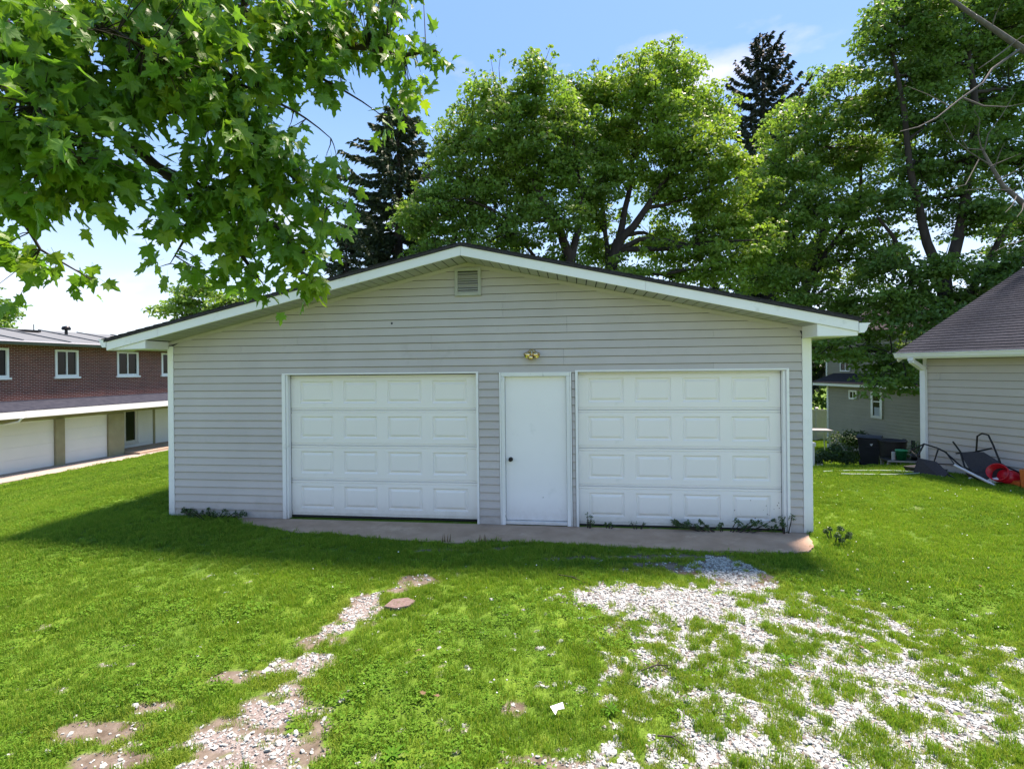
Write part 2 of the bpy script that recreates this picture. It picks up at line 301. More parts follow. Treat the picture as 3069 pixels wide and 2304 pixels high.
def np_object(name, V, F, mats, parent=None, tint=None, midx=None, smooth_=False):
    """fast mesh: V (n,3), F (m,k) all faces with k corners"""
    me = bpy.data.meshes.new(name); V = np.asarray(V, np.float32); F = np.asarray(F, np.int32); k = F.shape[1]
    me.vertices.add(len(V)); me.vertices.foreach_set('co', V.ravel())
    me.loops.add(F.size); me.loops.foreach_set('vertex_index', F.ravel())
    me.polygons.add(len(F)); me.polygons.foreach_set('loop_start', np.arange(0, F.size, k, dtype=np.int32))
    me.polygons.foreach_set('loop_total', np.full(len(F), k, np.int32))
    if midx is not None: me.polygons.foreach_set('material_index', np.asarray(midx, np.int32))
    me.polygons.foreach_set('use_smooth', np.full(len(F), smooth_))
    for m in mats: me.materials.append(m)
    if tint is not None:
        a = me.attributes.new('tint', 'FLOAT', 'POINT'); a.data.foreach_set('value', np.asarray(tint, np.float32))
    me.update(calc_edges=True)
    o = bpy.data.objects.new(name, me); C.objects.link(o)
    if parent: o.parent = parent
    return o

# ------------------------------------------------------------------ ground
def gz(X, Y):
    X = np.asarray(X, float); Y = np.asarray(Y, float)
    gl = -2.05 * smooth((-X - 6) / 14.0)
    gr = -1.75 * smooth((Y - 9.2) / 12.0) * smooth(X / 4.0)
    base = -0.035 * smooth((6.6 - Y) / 1.0) - 0.01
    bumps = 0.035 * (fbm(X * 0.8, Y * 0.8, 3) - 0.5) + 0.018 * (fbm(X * 4, Y * 4, 9) - 0.5)
    near = smooth((7.0 - Y - 0.12 * X) / 0.9) + smooth((np.abs(X + 0.7) - 4.9) / 0.8)
    return gl + gr + base + bumps * np.clip(near, 0, 1)

GR = [  # gravel patches: x, y, rx, ry, weight
 (1.35, 4.95, .60, .22, 1.15), (1.95, 4.72, .75, .32, 1.1), (2.55, 4.72, .55, .20, .8), (2.35, 5.62, .28, .25, .9), (2.45, 5.15, .22, .3, .6),
 (1.9, 4.1, .8, .45, .95), (1.4, 4.3, .4, .3, .6), (2.3, 3.6, .95, .5, .92), (1.6, 3.3, .7, .4, .80), (2.2, 2.9, 1.1, .4, 1.0), (1.3, 2.75, .8, .25, .8), (2.9, 3.1, .6, .4, .9),
 (3.0, 4.62, .35, .10, .8), (3.35, 4.35, .30, .10, .75), (3.65, 4.0, .3, .12, .7), (3.9, 3.75, .3, .14, .65), (2.8, 4.2, .4, .2, .5), (3.2, 3.2, .5, .3, .55), (0.9, 2.6, .5, .3, .5),
 (-1.40, 4.90, .10, .22, .9), (-1.42, 4.72, .16, .14, .9), (-1.56, 4.40, .13, .13, .75), (-1.62, 3.88, .20, .13, .95), (-1.62, 3.62, .08, .10, .8), (-1.60, 3.33, .15, .10, 1.0),
 (-1.36, 3.34, .10, .05, .8), (-1.74, 3.10, .20, .08, 1.0), (-1.48, 3.06, .13, .08, 1.0), (-1.60, 2.95, .10, .08, .9), (-1.86, 2.84, .10, .10, .7), (-1.35, 2.84, .22, .06, .7), (-1.9, 2.60, .4, .12, .6)]
DR = [  # bare soil patches
 (-1.02, 5.42, .18, .14, .9), (-1.18, 5.22, .14, .06, .6), (-1.46, 4.84, .18, .30, .9), (-1.30, 4.55, .10, .16, .7), (-1.60, 4.3, .16, .25, .6), (-2.02, 3.74, .16, .07, 1.), (-1.55, 3.45, .28, .18, .7), (-1.6, 3.1, .40, .22, .7),
 (-2.62, 3.20, .26, .08, 1.1), (-2.40, 3.42, .18, .06, .8), (-2.32, 2.95, .20, .08, 1.1), (-2.50, 2.80, .18, .08, 1.0), (-1.7, 2.75, .3, .12, .7), (-2.25, 2.66, .2, .08, .7), (-1.3, 3.2, .16, .1, .7),
 (2.52, 4.40, .16, .24, 1.2), (2.5, 5.25, .24, .14, 1.), (1.75, 5.65, .5, .16, .6), (2.35, 5.62, .4, .3, .7), (.86, 4.42, .14, .12, 1.), (1.05, 3.9, .22, .16, .7), (.95, 3.7, .14, .08, .8), (2.9, 3.62, .14, .08, .8), (.72, 3.75, .07, .06, 1.),
 (.06, 2.93, .18, .05, 1.0), (.30, 2.86, .14, .07, 1.1), (-.1, 2.82, .12, .05, .8), (-.02, 3.38, .08, .06, .9), (.2, 3.05, .1, .03, .6), (1.9, 4.3, 1.1, .7, .35), (2.0, 3.1, 1.4, .7, .35), (-.6, 6.28, .8, .05, .5), (1.6, 5.98, 1.0, .06, .7)]
def field(P, X, Y):
    r = np.zeros_like(X)
    for x, y, a, b, wt in P:
        if x > 0 and a > .25: a *= 1.2; b *= 1.2
        if x < 0: wt *= 1.15; a *= 1.1; b *= 1.15
        m = (np.abs(X - x) < a * 2.2) & (np.abs(Y - y) < b * 2.2)
        if m.any():
            q = ((X[m] - x) / a) ** 2 + ((Y[m] - y) / b) ** 2
            r[m] = np.maximum(r[m], wt * np.exp(-0.55 * q ** 1.5))
    return r
def masks(X, Y):
    n1 = fbm(X * 11, Y * 11, 21, 4) - 0.5; n2 = fbm(X * 5, Y * 5, 31, 4) - 0.5
    g = np.clip((field(GR, X, Y) + 1.75 * n1 - 0.47) / 0.10, 0, 1)
    d = np.clip((field(DR, X, Y) + 1.1 * n2 - 0.50) / 0.14, 0, 1)
    return g, np.clip(d, 0, 1)

def lawn():
    ys = np.concatenate([np.linspace(-30, 0, 12)[:-1], np.linspace(0, 2.4, 12)[:-1], np.linspace(2.4, 7.4, 200)[:-1], 7.4 * (300 / 7.4) ** np.linspace(0, 1, 130)])
    xc = np.linspace(-6, 6, 360); xo = 6 * (320 / 6.0) ** np.linspace(0, 1, 60)[1:]
    xs = np.concatenate([-xo[::-1], xc, xo]); X, Y = np.meshgrid(xs, ys); Z = gz(X, Y)
    V = np.stack([X, Y, Z], -1).reshape(-1, 3); nx, ny = len(xs), len(ys)
    i = np.arange(nx * ny).reshape(ny, nx); F = np.stack([i[:-1, :-1], i[:-1, 1:], i[1:, 1:], i[1:, :-1]], -1).reshape(-1, 4)
    o = np_object('lawn', V, F, [M['ground']], smooth_=True); g, d = masks(X.ravel(), Y.ravel())
    for nm, a in (('gravel', g), ('dirt', d)):
        at = o.data.attributes.new(nm, 'FLOAT', 'POINT'); at.data.foreach_set('value', a.astype(np.float32))
    tag(o, kind='structure')
lawn()

# scatter of tiny clumps: the object holds the seed points and the clump shapes, nodes instance them
def scatter(name, variants, pts, rot, scl, var, mats):
    V = [pts]; pid = [var]; F = []; mi = []; tint = [np.zeros(len(pts))]; off = len(pts)
    for k, (vv, ff, tt, mm) in enumerate(variants):
        V.append(vv); pid.append(np.full(len(vv), 100 + k)); tint.append(tt); F.append(ff + off); mi.append(mm); off += len(vv)
    V = np.concatenate(V); F = np.concatenate(F); mi = np.concatenate(mi)
    o = np_object(name, V, F, mats, tint=np.concatenate(tint), midx=mi); me = o.data
    a = me.attributes.new('pid', 'INT', 'POINT'); a.data.foreach_set('value', np.concatenate(pid).astype(np.int32))
    ro = np.zeros((len(V), 3), np.float32); ro[:len(pts)] = rot; sc = np.ones(len(V), np.float32); sc[:len(pts)] = scl
    a = me.attributes.new('rot', 'FLOAT_VECTOR', 'POINT'); a.data.foreach_set('vector', ro.ravel())
    a = me.attributes.new('scl', 'FLOAT', 'POINT'); a.data.foreach_set('value', sc)
    ng = bpy.data.node_groups.new(name + '_nodes', 'GeometryNodeTree')
    ng.interface.new_socket('Geometry', in_out='INPUT', socket_type='NodeSocketGeometry'); ng.interface.new_socket('Geometry', in_out='OUTPUT', socket_type='NodeSocketGeometry')
    N = ng.nodes; K = ng.links.new; gi = N.new('NodeGroupInput'); go = N.new('NodeGroupOutput'); jn = N.new('GeometryNodeJoinGeometry')
    def named(nm, ty):
        q = N.new('GeometryNodeInputNamedAttribute'); q.data_type = ty; q.inputs['Name'].default_value = nm; return q.outputs['Attribute']
    P = named('pid', 'INT'); RO = named('rot', 'FLOAT_VECTOR'); SC = named('scl', 'FLOAT')
    er = N.new('FunctionNodeEulerToRotation'); K(RO, er.inputs[0])
    def sel(val):
        c = N.new('FunctionNodeCompare'); c.data_type = 'INT'; c.operation = 'EQUAL'
        K(P, c.inputs[2]); c.inputs[3].default_value = val
        s = N.new('GeometryNodeSeparateGeometry'); s.domain = 'POINT'; K(gi.outputs[0], s.inputs['Geometry']); K(c.outputs[0], s.inputs['Selection']); return s.outputs['Selection']
    for k in range(len(variants)):
        ip = N.new('GeometryNodeInstanceOnPoints'); K(sel(k), ip.inputs['Points']); K(sel(100 + k), ip.inputs['Instance'])
        K(er.outputs[0], ip.inputs['Rotation']); K(SC, ip.inputs['Scale']); K(ip.outputs[0], jn.inputs[0])
    K(jn.outputs[0], go.inputs[0])
    md = o.modifiers.new('scatter', 'NODES'); md.node_group = ng
    return tag(o, kind='stuff')

def blade_clump(n, rad, h, wd, mat_i=0, lean=0.5, tintp=0.18):
    V = []; F = []; T = []
    for _ in range(n):
        a = RNG.uniform(0, 2 * PI); r = rad * math.sqrt(RNG.uniform()); x, y = r * math.cos(a), r * math.sin(a)
        hh = h * RNG.uniform(0.5, 1.15); la = RNG.uniform(0, 2 * PI); ln = lean * RNG.uniform(0.1, 1.0) * hh; wa = RNG.uniform(0, PI)
        dx, dy = math.cos(wa) * wd / 2, math.sin(wa) * wd / 2; lx, ly = math.cos(la) * ln, math.sin(la) * ln
        o = len(V)
        V += [(x - dx, y - dy, -0.005), (x + dx, y + dy, -0.005), (x + dx * .8 + lx * .35, y + dy * .8 + ly * .35, hh * .6), (x - dx * .8 + lx * .35, y - dy * .8 + ly * .35, hh * .6),
              (x + lx, y + ly, hh * (1 - .25 * lean)), (x + lx - dx * .1, y + ly - dy * .1, hh * (1 - .25 * lean))]
        F += [(o, o + 1, o + 2, o + 3), (o + 3, o + 2, o + 4, o + 5)]
        t = RNG.uniform(0, 0.5) if RNG.uniform() > tintp else RNG.uniform(0.6, 1.0); T += [t] * 6
    return np.array(V), np.array(F), np.array(T), np.full(len(F), mat_i)
def leaf_clump(n, rad, h, size, mat_i=0):       # low broad leaves: clover, plantain
    V = []; F = []; T = []
    for _ in range(n):
        a = RNG.uniform(0, 2 * PI); r = rad * math.sqrt(RNG.uniform()); c = Vector((r * math.cos(a), r * math.sin(a), h * RNG.uniform(0.3, 1)))
        s = size * RNG.uniform(.6, 1.2); q = Euler((RNG.uniform(-.6, .6), RNG.uniform(-.6, .6), RNG.uniform(0, 6.28))).to_matrix()
        o = len(V)
        for p in ((-.5, 0, 0), (0, -.42, -.05), (.5, 0, .02), (0, .42, -.05)): V.append(c + q @ (Vector(p) * s))
        F.append((o, o + 1, o + 2, o + 3)); T += [RNG.uniform(0, .8)] * 4
    return np.array([tuple(v) for v in V]), np.array(F), np.array(T), np.full(len(F), mat_i)

# rows of turf thin out over gravel, soil and the concrete apron
WU = np.array([.9925, -.1224]); WO = np.array([-5.272, 7.848]); WV = np.array([.1224, .9925])
def local_g(X, Y): return (X - WO[0]) * WU[0] + (Y - WO[1]) * WU[1], (X - WO[0]) * WV[0] + (Y - WO[1]) * WV[1]
APRON = [(1.10, -.02), (1.40, -.30), (2.41, -.58), (3.85, -.74), (4.5, -.80), (5.1, -.72), (5.7, -.70), (6.4, -.74), (7.6, -.80), (8.4, -.78), (8.93, -.70), (9.05, -.55), (9.22, -.02)]
def apron_edge(t): 
    a = np.array(APRON[:-1]); return np.interp(t, a[:, 0], a[:, 1], left=9, right=9)
def blocked(X, Y, pad=0.0):
    t, d = local_g(X, Y)
    b = (t > 0.02) & (t < 9.25) & (d > 0.0) & (d < 7.1)
    b |= (t > 1.2) & (t < 9.20) & (d > apron_edge(np.clip(t, 1.10, 9.04)) + pad + 0.05 * (fbm(X * 5, Y * 5, 77) - .6)) & (d <= 0.02)
    tx = (X - 8.98) * .309 - (Y - 11.1) * .951; ty = (X - 8.98) * .951 + (Y - 11.1) * .309
    b |= (tx > 0) & (tx < 7) & (ty > 0) & (ty < 8.3)
    bx_ = (X + 21.27) * .208 + (Y - 21.15) * .978; by_ = -(X + 21.27) * .978 + (Y - 21.15) * .208
    b |= (by_ > -1.72) & (by_ < 8) & (bx_ > -9)
    return b
def turf_points(y0, y1, dens, xl=None):
    Xm = y1 * 1.06 + .5; n = int((y1 - y0) * 2 * Xm * dens); X = RNG.uniform(-Xm, Xm, n); Y = RNG.uniform(y0, y1, n)
    k = np.abs(X) < Y * 1.06 + 0.4; X, Y = X[k], Y[k]; k = ~blocked(X, Y); return X[k], Y[k]
variants = [blade_clump(46, .06, .052, .0042), blade_clump(46, .06, .060, .0045, tintp=.3), blade_clump(46, .06, .043, .0042, lean=.9),
            leaf_clump(26, .06, .036, .017, 1), blade_clump(30, .035, .085, .005, lean=.7), blade_clump(150, .17, .042, .010, lean=.8, tintp=.25), blade_clump(40, .055, .050, .0045, lean=.7, tintp=.95), leaf_clump(17, .07, .050, .024, 1)]
P = []; 
for (a, b, dns, s0) in ((2.3, 4.2, 520, .85), (4.2, 7.4, 400, .95), (7.4, 10, 330, 1.0), (10, 17, 60, 1.0), (17, 36, 26, 1.3)):
    X, Y = turf_points(a, b, dns); g, d = masks(X, Y); u = RNG.uniform(size=len(X))
    keep = u > np.clip(g * 1.05, 0, 1) * 0.97; keep &= u > d * .80
    X, Y, g, d = X[keep], Y[keep], g[keep], d[keep]; k = len(X); u = RNG.uniform(size=k)
    cl = fbm(X * 1.1, Y * 1.1, 51, 3); v = np.where(u < .30, 0, np.where(u < .58, 1, 2)); v = np.where((RNG.uniform(size=k) < smooth((cl - .52) / .14) * .35), 3, v)
    v = np.where(RNG.uniform(size=k) < .03, 4, v)
    nr = np.maximum(field(GR, X, Y), field(DR, X, Y)); v = np.where((nr > .25) & (RNG.uniform(size=k) < .55), 6, v)
    cl2 = fbm(X * 1.6 + 9, Y * 1.6, 57, 3); v = np.where((cl2 > .54) & (RNG.uniform(size=k) < .32) & (Y < 5), 7, v)
    if a >= 10: v = np.full(k, 5)
    patch = .72 + .55 * fbm(X * 1.7, Y * 1.7, 61, 3); sc = s0 * patch * RNG.uniform(.75, 1.2, k) * (1 - .35 * np.maximum(g, d))
    P.append(np.stack([X, Y, gz(X, Y), sc, v], -1))
# tufts of grass growing through the gravel
X = RNG.uniform(.6, 4.8, 4200); Y = RNG.uniform(2.4, 5.0, 4200); g, d = masks(X, Y); k = (g > .4) & (RNG.uniform(size=4200) < .09 + .18 * (fbm(X * 5, Y * 5, 91, 2) > .5)) & ((Y < 4.55) | (X > 2.1)); X, Y = X[k], Y[k]
for j in range(7):
    x = X + RNG.normal(0, .035, len(X)); y = Y + RNG.normal(0, .030, len(X)); P.append(np.stack([x, y, gz(x, y), RNG.uniform(.5, 1.05, len(x)), RNG.choice([0, 1, 6, 6, 4], len(x))], -1))
P = np.concatenate(P); print('grass clumps', len(P))
rot = np.zeros((len(P), 3)); rot[:, 2] = RNG.uniform(0, 6.28, len(P)); rot[:, 0] = RNG.normal(0, .12, len(P)); rot[:, 1] = RNG.normal(0, .12, len(P))
scatter('grass', variants, P[:, :3], rot, P[:, 3], P[:, 4].astype(int), [M['grass'], M['clover']])

def rock(seed, n=1.0):
    r = np.random.default_rng(seed); bm = bmesh.new(); bmesh.ops.create_icosphere(bm, subdivisions=1, radius=.5)
    V = np.array([v.co[:] for v in bm.verts]); F = np.array([[v.index for v in f.verts] for f in bm.faces]); bm.free()
    V = V * (1 + r.uniform(-.28, .22, (len(V), 1))); V *= np.array([1, r.uniform(.65, .95), r.uniform(.4, .65)]); return V, F
rocks = []
for k in range(5):
    V, F = rock(k); F4 = np.concatenate([F, F[:, 2:3]], 1)
    rocks.append((V, F, np.full(len(V), [0, 0, .15, .35, .9][k]), np.zeros(len(F), int)))
n = 230000; X = RNG.uniform(-3.6, 4.8, n); Y = 2.3 + 3.7 * RNG.uniform(size=n) ** 1.15; g, d = masks(X, Y); u = RNG.uniform(size=n)
k = ((g > u * np.where(X < 0, 3.2, .9) + .05) | ((d > .5) & (u < .06)) | (u < .0015)) & ~blocked(X, Y, -.1); X, Y = X[k], Y[k]; n = len(X); print('stones', n)
sz = np.clip(RNG.lognormal(math.log(.017), .42, n), .007, .05); rot = RNG.uniform(-.5, .5, (n, 3)); rot[:, 2] = RNG.uniform(0, 6.28, n)
v = RNG.choice(5, n, p=[.36, .30, .18, .12, .04])
scatter('gravel', rocks, np.stack([X, Y, gz(X, Y) + sz * .12], -1), rot, sz, v, [M['stone_white']])

# white clover heads and fallen petals
V, F = rock(3); n = 620; X = RNG.uniform(-3, 11, n); Y = RNG.uniform(3, 13, n); cl = fbm(X * .6, Y * .6, 88, 3)
k = (RNG.uniform(size=n) < np.where(X > 2.2, .8, .16)) & (cl > .42) & ~blocked(X, Y) & (np.abs(X) < Y * 1.05); X, Y = X[k], Y[k]; n = len(X)
scatter('clover_flowers', [(V, F, np.zeros(len(V)), np.zeros(len(F), int))], np.stack([X, Y, gz(X, Y) + .05], -1), RNG.uniform(-.5, .5, (n, 3)), RNG.uniform(.010, .021, n), np.zeros(n, int), [M['flower']])

# ------------------------------------------------------------------ concrete apron in front of the garage
def W2(t, d): p = WO + WU * t + WV * d; return float(p[0]), float(p[1])
def apron():
    pts = []
    for i in range(len(APRON) - 1):
        a, b = APRON[i], APRON[i + 1]; m = 7
        for k in range(m):
            f = k / m; x = a[0] + (b[0] - a[0]) * f; y = a[1] + (b[1] - a[1]) * f
            jit = 0 if (y > -.1) else 1; pts.append((x + jit * RNG.uniform(-.015, .015), y + jit * (.07 * (vnoise(np.array(x * 3.1), np.array(1.3), 5) - .5) + RNG.uniform(-.012, .012))))
    pts.append(APRON[-1]); poly = [W2(*p) for p in pts]
    b = MB(); b.prism_z(poly, -.16, .0); o = b.build('apron', M['concrete'], bevel=.008)
    tag(o, kind='structure')
apron()

# ------------------------------------------------------------------ the garage
G = empty('garage', (WO[0], WO[1], 0), math.atan2(-.1224, .9925), 'wide grey sided two-car garage with low gable roof and white doors behind the lawn', 'garage')
W_, D_ = 9.26, 7.0; PK, PKZ = 4.69, 3.70; SL = .225
def roofz(t): return PKZ - SL * abs(t - PK)
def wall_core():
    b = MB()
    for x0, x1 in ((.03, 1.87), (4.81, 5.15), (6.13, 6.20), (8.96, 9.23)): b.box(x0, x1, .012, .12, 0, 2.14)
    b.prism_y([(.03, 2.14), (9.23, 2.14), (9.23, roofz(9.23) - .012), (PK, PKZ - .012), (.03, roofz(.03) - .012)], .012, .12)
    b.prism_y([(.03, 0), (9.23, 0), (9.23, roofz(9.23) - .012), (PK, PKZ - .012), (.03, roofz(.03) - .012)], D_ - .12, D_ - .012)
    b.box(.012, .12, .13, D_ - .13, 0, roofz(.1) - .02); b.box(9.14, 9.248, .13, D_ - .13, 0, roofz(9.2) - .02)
    b.build('wall', M['lap_shade'], G)
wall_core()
E_ = .1125
def board(x0, x1, zb, zt, x0t=None, x1t=None, y=0.0, parent=G, m=M['siding'], proud=.020, top=.003, name='siding_board', gap=.006):
    """lap board on a wall whose outer face is at y, seen from -y"""
    if x0t is None: x0t = x0
    zt -= gap  # slot added below the next course to draw its lap shadow line
    if x1t is None: x1t = x1
    V = [(x0, y - proud, zb), (x1, y - proud, zb), (x1t, y - top, zt), (x0t, y - top, zt), (x0, y + .011, zb + .002), (x1, y + .011, zb + .002), (x1t, y + .011, zt), (x0t, y + .011, zt),
         (x0, y - proud - .001, zb + .008), (x1, y - proud - .001, zb + .008)]
    F = [(0, 1, 9, 8), (8, 9, 2, 3), (0, 4, 5, 1), (3, 2, 6, 7), (0, 8, 3, 7, 4), (1, 5, 6, 2, 9)]
    return MB().add(V, F).build(name, m, parent)
seams = {19: [4.15, 8.05], 20: [6.04], 21: [6.04], 22: [1.2, 4.15], 23: [2.1, 4.15, 8.05], 24: [6.09], 25: [6.09], 26: [5.19], 27: [5.19], 28: [5.95], 29: [3.2], 30: [5.95], 31: []}
for k in range(33):
    zb, zt = k * E_, (k + 1) * E_
    if k < 19:
        for a, c in ((.075, 1.845), (4.83, 5.125), (6.150, 6.190), (9.005, 9.165)): board(a, c, zb, zt)
    else:
        def ext(z): return (max(.075, PK - (PKZ - z) / SL), min(9.165, PK + (PKZ - z) / SL))
        zt2 = min(zt, PKZ - .005); l0, r0 = ext(zb); l1, r1 = ext(zt2)
        if r0 - l0 < .1: continue
        cuts = [c for c in seams.get(k, []) if l1 + .1 < c < r1 - .1]; xs = [None] + cuts + [None]
        for i in range(len(xs) - 1):
            a = (l0, l1) if xs[i] is None else (xs[i], xs[i]); c = (r0, r1) if xs[i + 1] is None else (xs[i + 1] - .0025, xs[i + 1] - .0025)
            board(a[0], c[0], zb, zt2, a[1], c[1])
# side walls and back: one course each
for k in range(23):
    zb, zt = k * E_, (k + 1) * E_
    MB().add([(-.013, .05, zb), (-.013, D_ - .05, zb), (-.003, D_ - .05, zt), (-.003, .05, zt), (.011, .05, zb), (.011, D_ - .05, zb), (.011, D_ - .05, zt), (.011, .05, zt)],
             [(0, 1, 2, 3), (0, 4, 5, 1), (3, 2, 6, 7), (0, 3, 7, 4), (1, 5, 6, 2)]).build('siding_board', M['siding'], G)
    MB().add([(9.273, .05, zb), (9.273, D_ - .05, zb), (9.263, D_ - .05, zt), (9.263, .05, zt), (9.249, .05, zb), (9.249, D_ - .05, zb), (9.249, D_ - .05, zt), (9.249, .05, zt)],
             [(0, 1, 2, 3), (0, 4, 5, 1), (3, 2, 6, 7), (0, 3, 7, 4), (1, 5, 6, 2)]).build('siding_board', M['siding'], G)
def corner_post(x0, x1, z1):
    MB().box(x0, x1, -.022, -.002, 0.0, z1).build('corner_trim', M['trim'], G, bevel=.003)
corner_post(-.022, .072, 2.60); corner_post(9.168, 9.284, 2.56)
MB().box(-.0225, -.0025, -.0015, .05, 0, 2.58).build('corner_trim', M['trim'], G); MB().box(9.262, 9.2845, -.0015, .05, 0, 2.54).build('corner_trim', M['trim'], G)
# rake moulding where siding meets soffit
for a, b_ in ((.0, PK), (PK, 9.26)):
    MB().prism_y([(a, roofz(a) - .035), (b_, roofz(b_) - .035), (b_, roofz(b_) + .016), (a, roofz(a) + .016)], -.024, -.014).build('rake_moulding', M['siding'], G)

def overhead_door(x0, x1, zbot, ztop, y0):
    n = 4; H = (ztop - zbot) / n; Wd = x1 - x0; pw = Wd * .182; gap = Wd * .0565; mg = (Wd - 4 * pw - 3 * gap) / 2; zp0, zp1 = H * .205, H * .83
    prof = [(0, .014), (.004, .001), (.020, 0), (.023, .012), (.031, .012), (.037, 0), (zp0, 0), (zp1, 0), (H - .045, 0), (H - .042, .012), (H - .034, .012), (H - .028, 0), (H - .006, .001), (H - .002, .014)]
    b = MB(); xs = [0]
    for i in range(4): xs += [mg + i * (pw + gap), mg + i * (pw + gap) + pw]
    xs.append(Wd)
    for i in range(len(prof) - 1):
        (za, ya), (zb, yb) = prof[i], prof[i + 1]
        if abs(za - zp0) < 1e-9:
            for j in range(0, len(xs), 2): b.add([(xs[j], ya, za), (xs[j + 1], ya, za), (xs[j + 1], yb, zb), (xs[j], yb, zb)], [(0, 1, 2, 3)])
        else: b.add([(0, ya, za), (Wd, ya, za), (Wd, yb, zb), (0, yb, zb)], [(0, 1, 2, 3)])
    b.box(0, Wd, .022, .04, 0, H - .002); sec = b.mesh('door_section', M['door_panel'])
    p = MB(); Hh = zp1 - zp0
    rings = [(0, 0), (.012, .017), (.026, .019), (.054, .003), (.060, .002)]
    for i in range(len(rings)):
        q, y = rings[i]; p.v += [(q, y, q), (pw - q, y, q), (pw - q, y, Hh - q), (q, y, Hh - q)]
        if i: o = 4 * (i - 1); p.f += [(o + j, o + (j + 1) % 4, o + 4 + (j + 1) % 4, o + 4 + j) for j in range(4)]; p.sm += [False] * 4
    o = 4 * (len(rings) - 1); p.f.append((o, o + 1, o + 2, o + 3)); p.sm.append(False)
    pan = p.mesh('raised_panel', M['door_panel'])
    for r in range(n):
        s = inst(sec, 'door_section', G, (x0, y0, zbot + r * H))
        for i in range(4): inst(pan, 'raised_panel', s, (xs[1 + 2 * i], 0, zp0))
overhead_door(1.938, 4.793, .035, 2.13, .075)
overhead_door(6.235, 8.926, .012, 2.145, .075)
MB().box(1.95, 4.80, .08, .11, .006, .032).build('door_seal', M['dark'], G)
MB().box(6.235, 8.926, .06, .115, -.002, .010).build('door_seal', M['dark'], G)
def trim(x0, x1, z0, z1, y0=-.03, y1=.075, name='door_trim', m='trim'): return MB().box(x0, x1, y0, y1, z0, z1).build(name, M[m], G, bevel=.003)
trim(1.850, 1.905, 0, 2.14); trim(1.907, 1.936, 0, 2.135, -.012, .07); trim(4.797, 4.828, 0, 2.14); trim(1.85, 4.828, 2.142, 2.162, -.022, .06)
trim(6.195, 6.232, 0, 2.15); trim(8.929, 8.965, 0, 2.148, .0, .07); trim(8.967, 9.000, 0, 2.16, -.03, .06); trim(6.195, 9.0, 2.15, 2.17, -.0225, .06)
# white walk-through door with peeling casing
trim(5.130, 5.150, 0, 2.150, -.030, .02, 'door_casing', 'trim'); trim(5.152, 5.204, .0, 2.088, -.024, .055, 'door_casing', 'casing')
trim(6.070, 6.122, .0, 2.088, -.024, .055, 'door_casing', 'casing'); trim(6.124, 6.143, 0, 2.150, -.030, .02, 'door_casing', 'trim')
trim(5.152, 6.122, 2.090, 2.148, -.026, .055, 'door_casing', 'casing')
dr = MB().box(5.207, 6.067, .040, .08, .055, 2.087).build('door', M['slab_door'], G, bevel=.003)
MB().lathe([(.0, -.0), (.030, 0), (.031, .008), (.014, .012), (.013, .028), (.024, .036), (.029, .048), (.027, .060), (.016, .068), (0, .070)], (5.277, .040, .915), (0, -1, 0), 18).build('knob', M['knob'], dr)
MB().lathe([(0, 0), (.006, 0), (.005, .003), (0, .004)], (5.73, .040, .38), (0, -1, 0), 8).build('screw_hole', M['dark'], dr)
trim(5.207, 6.067, .008, .050, -.015, .08, 'threshold', 'trim')
sp_b = MB()
for _ in range(26):
    a, c = 8.90 - abs(RNG.normal(0, .28)), .10 + abs(RNG.normal(0, .16)); q = RNG.uniform(.003, .008)
    if a > 6.4 and c < 1.0: sp_b.add([(a - q, .0725, c), (a, .0725, c - q * 1.4), (a + q, .0725, c), (a, .0725, c + q)], [(0, 1, 2, 3)])
tag(sp_b.build('rust_spots', M['brown_rust'], G), kind='stuff')
# gable vent
v = MB(); x0, x1, z0, z1 = 4.505, 4.885, 3.245, 3.640
for a in ((x0, x0 + .045, z0, z1), (x1 - .045, x1, z0, z1), (x0 + .045, x1 - .045, z0, z0 + .045), (x0 + .045, x1 - .045, z1 - .045, z1)): v.box(a[0], a[1], -.045, .005, a[2], a[3])
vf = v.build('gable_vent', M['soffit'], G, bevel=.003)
MB().box(x0 + .04, x1 - .04, -.016, -.014, z0 + .04, z1 - .04).build('vent_backing', M['dark'], vf)
lv = MB().add([(0, -.042, 0), (x1 - x0 - .092, -.042, 0), (x1 - x0 - .092, -.020, .022), (0, -.020, .022), (0, -.040, -.004), (x1 - x0 - .092, -.040, -.004), (x1 - x0 - .092, -.018, .018), (0, -.018, .018)],
              [(0, 1, 2, 3), (4, 7, 6, 5), (0, 4, 5, 1), (3, 2, 6, 7), (0, 3, 7, 4), (1, 5, 6, 2)]).mesh('louvre', M['soffit'])
for k in range(9): inst(lv, 'louvre', vf, (x0 + .046, 0, z0 + .052 + k * .0325))
MB().lathe([(0, 0), (.016, 0), (.012, .002), (0, .003)], (3.56, -.0125, 2.875), (0, -1, 0), 10).build('wall_hole', M['dark'], G)
